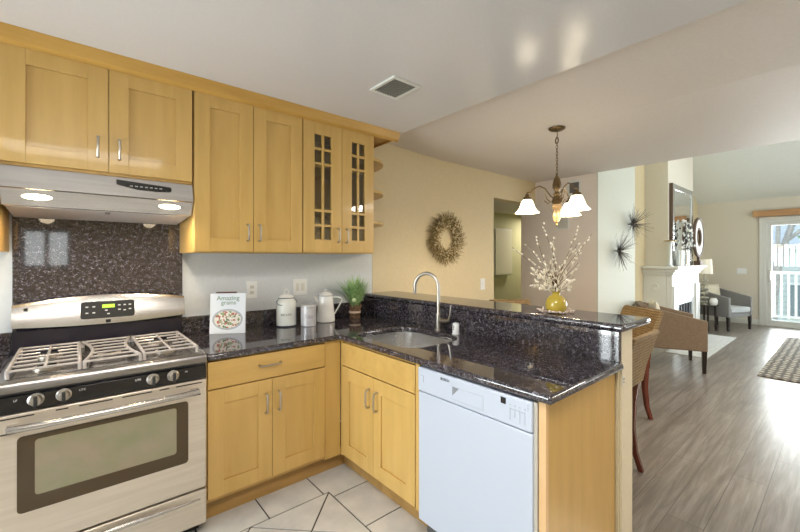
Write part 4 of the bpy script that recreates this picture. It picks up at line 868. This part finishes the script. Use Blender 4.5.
obj('berries', bm_, noisy('dried_berries', (0.48, 0.36, 0.16), (0.78, 0.70, 0.50), 60, rough=0.8), wt, smooth=60, kind='stuff')
for (sx, sz, lab) in ((5.91, 1.89, 'upper dark metal starburst wall ornament right of the chandelier'), (5.42, 1.51, 'lower dark metal starburst wall ornament above the bar end')):
    mb = MB(); c = Vector((sx, 2.02-0.06, sz))
    for i in range(130):
        d = Vector((random.gauss(0, 1), -abs(random.gauss(0, .5)), random.gauss(0, 1))).normalized(); L = random.uniform(0.16, 0.29)
        e = c+d*L; e.y = min(e.y, 2.013)
        mb.tube([c, e], [0.0022, 0.001], 4)
    mb.ball(c, 0.03, 10); mb.cyl(c, (sx, 2.02, sz), 0.008, 8)
    s_ = obj('starburst_ornament', mb, mat('dark_wire', (0.09, 0.075, 0.06), 0.4, 0.6)); tag(s_, lab, 'wall ornament', 'starburst ornaments')

# ------------------------------------------------------------------ dining chairs (woven counter stools)
def make_stool(label):
    t = thing('counter_stool', label, 'stool', (0, 0, 0), 0, 'woven counter stools')
    W_ = 0.225
    # local: faces +y ; back at -y
    obj('seat', MB().box(-W_, W_, -0.20, 0.23, 0.57, 0.68), WOVEN, t, world=False, bevel=0.03, seg=4)
    bk = MB(); rows = []
    for z, y, th, w in ((0.60, -0.222, 0.06, W_-0.006), (0.70, -0.236, 0.065, W_), (0.80, -0.265, 0.06, W_+0.005), (0.90, -0.303, 0.05, W_+0.01), (0.940, -0.322, 0.042, W_+0.01), (0.952, -0.325, 0.025, W_)):
        rows.append([bk.bm.verts.new(p) for p in ((-w, y-th/2, z), (w, y-th/2, z), (w, y+th/2, z), (-w, y+th/2, z))])
    for a, b_ in zip(rows, rows[1:]):
        for i in range(4): bk.bm.faces.new((a[i], a[(i+1) % 4], b_[(i+1) % 4], b_[i]))
    bk.bm.faces.new(rows[0]); bk.bm.faces.new(rows[-1])
    obj('backrest', bk, WOVEN, t, world=False, bevel=0.012, seg=3)
    def leg(x, y, sgn):
        m = MB(); prev = None
        for z, dy, w in ((0.61, -0.03, 0.022), (0.45, -0.010, 0.021), (0.28, -0.004, 0.019), (0.12, -0.022, 0.017), (0.0, -0.06, 0.015)):
            ring = [m.bm.verts.new((x+a*w, y+dy+b_*w, z)) for a, b_ in ((-1, -1), (1, -1), (1, 1), (-1, 1))]
            if prev:
                for i in range(4): m.bm.faces.new((prev[i], prev[(i+1) % 4], ring[(i+1) % 4], ring[i]))
            else: m.bm.faces.new(ring)
            prev = ring
        m.bm.faces.new(prev); return m
    for x in (-W_+0.025, W_-0.025):
        obj('leg', leg(x, -0.185, -1), MAHOG, t, world=False, bevel=0.003)
        obj('leg', MB().hexa([(x-.014, 0.186, 0), (x+.014, 0.186, 0), (x+.014, 0.214, 0), (x-.014, 0.214, 0)], [(x-.02, 0.175, 0.6), (x+.02, 0.175, 0.6), (x+.02, 0.215, 0.6), (x-.02, 0.215, 0.6)]), MAHOG, t, world=False, bevel=0.002)
    obj('footrest', MB().box(-W_+0.03, W_-0.03, 0.187, 0.205, 0.20, 0.235), MAHOG, t, world=False)
    return t
st = make_stool('tan woven counter stool closest to the bar end, with dark red curved legs')
st.location = (2.66, 1.14, 0); st.rotation_euler = (0, 0, 0.02)
s2 = dup(st); s2['label'] = 'tan woven counter stool behind the nearest one, left of the brown armchair'; s2.location = (3.77, 1.44, 0); s2.rotation_euler = (0, 0, 0.96)
s3 = dup(st); s3['label'] = 'tan woven counter stool whose top shows over the bar left of the vase'; s3.location = (3.546, 2.21, 0); s3.rotation_euler = (0, 0, PI-0.56)

# ------------------------------------------------------------------ armchairs
def make_armchair(label, fab, seatfab, name='armchair'):
    t = thing(name, label, 'armchair', (0, 0, 0), 0, 'upholstered armchairs')
    W_, D = 0.37, 0.33
    # local: faces +y
    for s_ in (-1, 1):
        x0, x1 = (W_-0.06, W_) if s_ > 0 else (-W_, -W_+0.06)
        obj('arm', MB().prism([(-D+0.02, 0.27), (D, 0.27), (D, 0.645), (D-0.03, 0.65), (-D+0.10, 0.775), (-D+0.02, 0.78)], x0, x1, 'x'), fab, t, world=False, bevel=0.012, seg=3)
    obj('backrest', MB().hexa([(-W_+0.06, -D+0.02, 0.27), (W_-0.06, -D+0.02, 0.27), (W_-0.06, -D+0.12, 0.27), (-W_+0.06, -D+0.12, 0.27)], [(-W_+0.05, -D-0.03, 0.79), (W_-0.05, -D-0.03, 0.79), (W_-0.05, -D+0.05, 0.80), (-W_+0.05, -D+0.05, 0.80)]), fab, t, world=False, bevel=0.015, seg=3)
    obj('seat', MB().box(-W_+0.062, W_-0.062, -D+0.12, D-0.01, 0.26, 0.34), fab, t, world=False)
    obj('seat_cushion', MB().box(-W_+0.065, W_-0.065, -D+0.13, D+0.005, 0.341, 0.45), seatfab, t, world=False, bevel=0.03, seg=4)
    for x in (-W_+0.035, W_-0.035):
        for y in (-D+0.05, D-0.03):
            obj('leg', MB().hexa([(x-.016, y-.016, 0), (x+.016, y-.016, 0), (x+.016, y+.016, 0), (x-.016, y+.016, 0)], [(x-.025, y-.025, 0.28), (x+.025, y-.025, 0.28), (x+.025, y+.025, 0.28), (x-.025, y+.025, 0.28)]), DKWOOD, t, world=False)
    return t
def place(o, fl, face, width, depth):
    # fl: front-left corner seen from outside (x,y); face: unit facing dir
    f = Vector((face[0], face[1])).normalized(); ang = math.atan2(f.y, f.x)-PI/2
    o.rotation_euler = (0, 0, ang); o.location = (fl[0], fl[1], 0)
a1 = make_armchair('brown upholstered armchair in the middle of the room, seen from its side', BROWN_F, BROWN_F)
f1 = Vector((0.41, -0.91)).normalized(); r1 = Vector((-f1.y, f1.x)) # left-hand side of chair
# corner near the camera is the chair's right-hand front corner
w1 = Vector((0.91, 0.41)).normalized()
c1 = Vector((5.86, 1.13))+w1*0.36-f1*0.32
a1.location = (c1.x, c1.y, 0); a1.rotation_euler = (0, 0, math.atan2(f1.y, f1.x)-PI/2)
a2 = make_armchair('grey upholstered armchair with pale seat beside the far wall', GREY_F, SEAT_F)
f2 = Vector((-0.34, -0.94)).normalized(); w2 = Vector((0.94, -0.34)).normalized()
c2 = Vector((9.55, 1.52))+w2*0.36-f2*0.31
a2.location = (c2.x, c2.y, 0); a2.rotation_euler = (0, 0, math.atan2(f2.y, f2.x)-PI/2)
def pillow(label, c, rz, tilt, w, h, th, m, base=0.452):
    mb = MB(); N = 10; g_ = []
    for sgn in (-1, 1):
        gg = []
        for i in range(N+1):
            row = []
            for j in range(N+1):
                u, v = 2*i/N-1, 2*j/N-1
                puff = ((1-abs(u)**2.6)*(1-abs(v)**2.6))**0.5 if abs(u) < 1 and abs(v) < 1 else 0
                pin = 1-0.06*(1-abs(u)*abs(v))
                row.append(mb.bm.verts.new((u*w/2*(1-0.05*(1-v*v)), sgn*(th/2*puff+0.002), v*h/2*(1-0.05*(1-u*u)))))
            gg.append(row)
        g_.append(gg)
    for gg in g_:
        for i in range(N):
            for j in range(N): mb.bm.faces.new((gg[i][j], gg[i+1][j], gg[i+1][j+1], gg[i][j+1]))
    A_, B_ = g_
    rim = [(i, 0) for i in range(N)]+[(N, j) for j in range(N)]+[(i, N) for i in range(N, 0, -1)]+[(0, j) for j in range(N, 0, -1)]
    for k in range(len(rim)):
        (i, j), (i2, j2) = rim[k], rim[(k+1) % len(rim)]; mb.bm.faces.new((A_[i][j], A_[i2][j2], B_[i2][j2], B_[i][j]))
    o = obj('throw_pillow', mb, m, smooth=70); o.rotation_euler = (tilt, 0, rz); o.location = (c[0], c[1], base+h/2*math.cos(tilt)); tag(o, label, 'pillow'); return o
pc = c1-f1*0.17-w1*0.02
pillow('beige throw pillow on the brown armchair, tip above its back', (pc.x+0.02, pc.y), math.atan2(f1.y, f1.x)-PI/2, 0.10, 0.40, 0.40, 0.12, CREAM_F)
pc = c2-f2*0.17-w2*0.02
pillow('cream throw pillow leaning in the grey armchair', (pc.x, pc.y), math.atan2(f2.y, f2.x)-PI/2, 0.10, 0.52, 0.42, 0.13, CREAM_F)

# ------------------------------------------------------------------ rugs
rug = obj('braided_rug', MB().box(6.24, 9.65, -1.4, 0.725, 0.0005, 0.014), BRAID, bevel=0.005); tag(rug, 'thick grey-brown braided area rug on the plank floor at the right', 'rug')
r2 = obj('hearth_rug', MB().box(6.75, 8.9, 1.30, 1.80, 0.0005, 0.008), noisy('pale_rug', (0.46, 0.46, 0.44), (0.56, 0.56, 0.53), 20, rough=0.95), bevel=0.002); tag(r2, 'thin pale grey rug under the brown armchair before the fireplace', 'rug')

# ------------------------------------------------------------------ fireplace
fp = thing('fireplace_mantel', 'white panelled fireplace surround with deep mantel shelf', 'fireplace', (8.2, 1.9, 0))
MX0, MX1, MY = 7.38, 9.06, 1.87
obj('surround', MB().box(MX0, 7.68, MY, 1.949, 0, 1.10).box(8.68, MX1, MY, 1.949, 0, 1.10).box(7.68, 8.68, MY, 1.949, 0.70, 1.10), TRIM, fp, bevel=0.004)
obj('side_return', MB().box(MX0, 7.459, 1.951, 2.288, 0, 1.10), TRIM, fp, bevel=0.004)
obj('pilaster', MB().box(MX0+0.02, 7.62, MY-0.025, MY-0.001, 0, 0.95), TRIM, fp, bevel=0.004)
obj('pilaster', MB().box(8.76, MX1-0.02, MY-0.025, MY-0.001, 0, 0.95), TRIM, fp, bevel=0.004)
cn_ = MB()
for (ins, z0, z1) in ((0.0, 1.10, 1.135), (-0.025, 1.135, 1.18), (-0.055, 1.18, 1.225), (-0.085, 1.225, 1.24)): cn_.box(MX0+ins, MX1-ins, MY+ins, 1.949, z0, z1).box(MX0+ins, 7.459, 1.9495, 2.288, z0, z1)
obj('cornice', cn_, TRIM, fp, bevel=0.006)
obj('mantel_shelf', MB().box(MX0-0.11, MX1+0.09, MY-0.11, 1.949, 1.24, 1.28).box(MX0-0.11, 7.459, 1.9495, 2.288, 1.24, 1.28), TRIM, fp, bevel=0.006)
obj('applique', MB().lathe([(0, 0), (0.07, 0), (0.07, 0.006), (0.05, 0.010), (0.04, 0.006), (0, 0.008)], seg=20, M=Matrix.Translation((MX0, 2.12, 0.93)) @ Matrix.Rotation(-PI/2, 4, 'Y')), TRIM, fp)
obj('tile_surround', MB().box(7.68, 7.75, MY+0.01, MY+0.03, 0, 0.70).box(8.61, 8.68, MY+0.01, MY+0.03, 0, 0.70).box(7.75, 8.61, MY+0.01, MY+0.03, 0.62, 0.70), mat('grey_slate', (0.36, 0.40, 0.42), 0.3), fp)
obj('firebox', MB().box(7.75, 8.61, MY+0.03, MY+0.045, 0, 0.62), mat('firebox_glass', (0.03, 0.035, 0.04), 0.1), fp)
fs = MB()
for i in range(5): fs.box(7.80+i*0.17, 7.815+i*0.17, MY+0.018, MY+0.03, 0.02, 0.60)
obj('screen_bars', fs, mat('dark_metal', (0.06, 0.06, 0.065), 0.35, 0.8), fp)
SILVER = mat('silver_frame', (0.55, 0.55, 0.53), 0.25, 0.9)
mi = thing('mantel_mirror', 'tall silver framed mirror standing on the mantel', 'mirror', (8.16, 1.93, 1.28))
mx0, mx1, mz0, mz1, fw = 7.54, 8.80, 1.281, 2.66, 0.10
obj('frame', MB().box(mx0, mx0+fw, 1.90, 1.948, mz0, mz1).box(mx1-fw, mx1, 1.90, 1.948, mz0, mz1).box(mx0+fw, mx1-fw, 1.90, 1.948, mz0, mz0+fw).box(mx0+fw, mx1-fw, 1.90, 1.948, mz1-fw, mz1), SILVER, mi, bevel=0.01)
obj('frame_edge', MB().box(mx0-0.012, mx0, 1.898, 1.948, mz0, mz1), mat('brown_frame_edge', (0.10, 0.06, 0.035), 0.4), mi)
obj('glass', MB().box(mx0+fw, mx1-fw, 1.915, 1.93, mz0+fw, mz1-fw), MIRROR, mi)
cs = thing('candle_holder', 'glass column candle holder with brass plate at the left end of the mantel', 'candle holder', (7.36, 1.92, 1.28))
obj('column', MB().lathe([(0, 0.001), (0.05, 0.001), (0.05, 0.01), (0.03, 0.02), (0.028, 0.38), (0.035, 0.40), (0, 0.40)], (7.37, 1.90, 1.28), 16), mat('clear_glass_body', (0.7, 0.75, 0.75), 0.1, 0.2), cs)
obj('plate', MB().lathe([(0, 0.40), (0.08, 0.405), (0.085, 0.42), (0.02, 0.425), (0, 0.44)], (7.37, 1.90, 1.28), 18), BRASS, cs)
fv_ = thing('flower_vase', 'silver vase of black and white flowers before the mantel mirror', 'vase', (8.0, 1.83, 1.28))
obj('vase', MB().lathe([(0, 0.001), (0.05, 0.001), (0.04, 0.05), (0.055, 0.2), (0.045, 0.28), (0, 0.28)], (8.0, 1.83, 1.28), 18), SILVER, fv_)
fb = MB(); fk = MB()
for i in range(70):
    d = Vector((max(-.34, min(.34, random.gauss(0, .15))), random.gauss(-.01, .03), random.uniform(0.30, 0.78))); p = Vector((7.98, 1.82, 1.28))+d
    (fb if i % 3 else fk).ball(p, 0.026 if i % 3 else 0.02, 6, (1, .6, 1))
    if i % 2 == 0: fk.tube([(8.0, 1.83, 1.54), p], 0.004, 4)
obj('white_flowers', fb, mat('white_flower', (0.8, 0.8, 0.76), 0.7), fv_, smooth=60); obj('dark_flowers', fk, mat('dark_flower', (0.05, 0.05, 0.045), 0.7), fv_, smooth=60)
gv = obj('glass_vase', MB().lathe([(0, 0.001), (0.06, 0.001), (0.06, 0.26), (0.055, 0.26), (0.055, 0.01), (0, 0.01)], (7.68, 1.84, 1.28), 18), MATS['clear_glass_body']); tag(gv, 'plain pale glass vase beside the candle holder on the mantel', 'vase')
ro = thing('ring_ornament', 'large round white and brown ring sculpture at the right end of the mantel', 'ornament', (8.86, 1.84, 1.28))
rc = Vector((8.88, 1.84, 1.80))
rr = MB()
seg = 36; L = []
for (r, y) in ((0.16, -0.015), (0.34, -0.015), (0.34, 0.015), (0.16, 0.015)): L.append([rr.bm.verts.new((rc.x+r*0.9*math.cos(2*PI*i/seg), rc.y+y, rc.z+r*math.sin(2*PI*i/seg))) for i in range(seg)])
for k in range(4):
    a, b_ = L[k], L[(k+1) % 4]
    for i in range(seg): rr.bm.faces.new((a[i], a[(i+1) % seg], b_[(i+1) % seg], b_[i]))
obj('ring', rr, mat('ivory_ring', (0.68, 0.66, 0.62), 0.5), ro)
BR = mat('bark_rim', (0.11, 0.065, 0.04), 0.6)
obj('rim', MB().tube([(rc.x+0.345*0.9*math.cos(2*PI*i/36), rc.y, rc.z+0.345*math.sin(2*PI*i/36)) for i in range(36)], 0.028, 8, closed=True), BR, ro)
obj('rim', MB().tube([(rc.x+0.16*0.9*math.cos(2*PI*i/36), rc.y, rc.z+0.16*math.sin(2*PI*i/36)) for i in range(36)], 0.026, 8, closed=True), BR, ro)
obj('base', MB().box(8.78, 8.98, 1.79, 1.89, 1.281, 1.36).box(8.86, 8.90, 1.82, 1.86, 1.36, 1.44), BR, ro)

# ------------------------------------------------------------------ side table and lamp
TX, TY = 9.42, 1.83
sd = thing('side_table', 'small round dark side table between fireplace and grey armchair', 'table', (TX, TY, 0))
obj('table_top', MB().lathe([(0, 0.485), (0.19, 0.485), (0.195, 0.495), (0.19, 0.505), (0, 0.505)], (TX, TY, 0), 28), mat('dark_glossy_top', (0.05, 0.045, 0.04), 0.15), sd)
for a in (0.4, 0.4+PI/2, 0.4+PI, 0.4+1.5*PI): obj('leg', MB().tube([(TX+0.15*math.cos(a), TY+0.15*math.sin(a), 0), (TX+0.14*math.cos(a), TY+0.14*math.sin(a), 0.485)], 0.016, 8), DKWOOD, sd)
lp = thing('table_lamp', 'table lamp with cream drum shade and sculpted glass base', 'lamp', (TX, TY+0.03, 0.505))
lb_ = MB()
for k, (z, r) in enumerate(((0.55, 0.05), (0.63, 0.065), (0.72, 0.05), (0.80, 0.062), (0.89, 0.045), (0.97, 0.05))):
    for j in range(6): a = j*PI/3+k*0.5; lb_.ball((TX+0.045*math.cos(a), TY+0.03+0.045*math.sin(a), z), r*0.45, 8)
lb_.tube([(TX, TY+0.03, 0.506), (TX, TY+0.03, 1.12)], 0.012, 8).lathe([(0, 0.506), (0.06, 0.506), (0.06, 0.52), (0, 0.52)], (TX, TY+0.03, 0), 16)
obj('base', lb_, mat('mercury_glass', (0.50, 0.50, 0.42), 0.15, 0.5), lp)
obj('lamp_shade', MB().lathe([(0.135, 1.105), (0.120, 1.39), (0.116, 1.39), (0.131, 1.105)], (TX, TY+0.03, 0), 28), mat('cream_lamp_shade', (0.80, 0.77, 0.66), 0.8, emit=(1, 0.9, 0.7), estr=0.12), lp)
jr = obj('white_jar', MB().lathe([(0, 0.001), (0.05, 0.001), (0.065, 0.03), (0.065, 0.09), (0.045, 0.125), (0.05, 0.135), (0, 0.135)], (TX-0.02, TY-0.12, 0.505), 18), ENAMEL_W)
tag(jr, 'small round white jar on the side table before the lamp', 'jar')
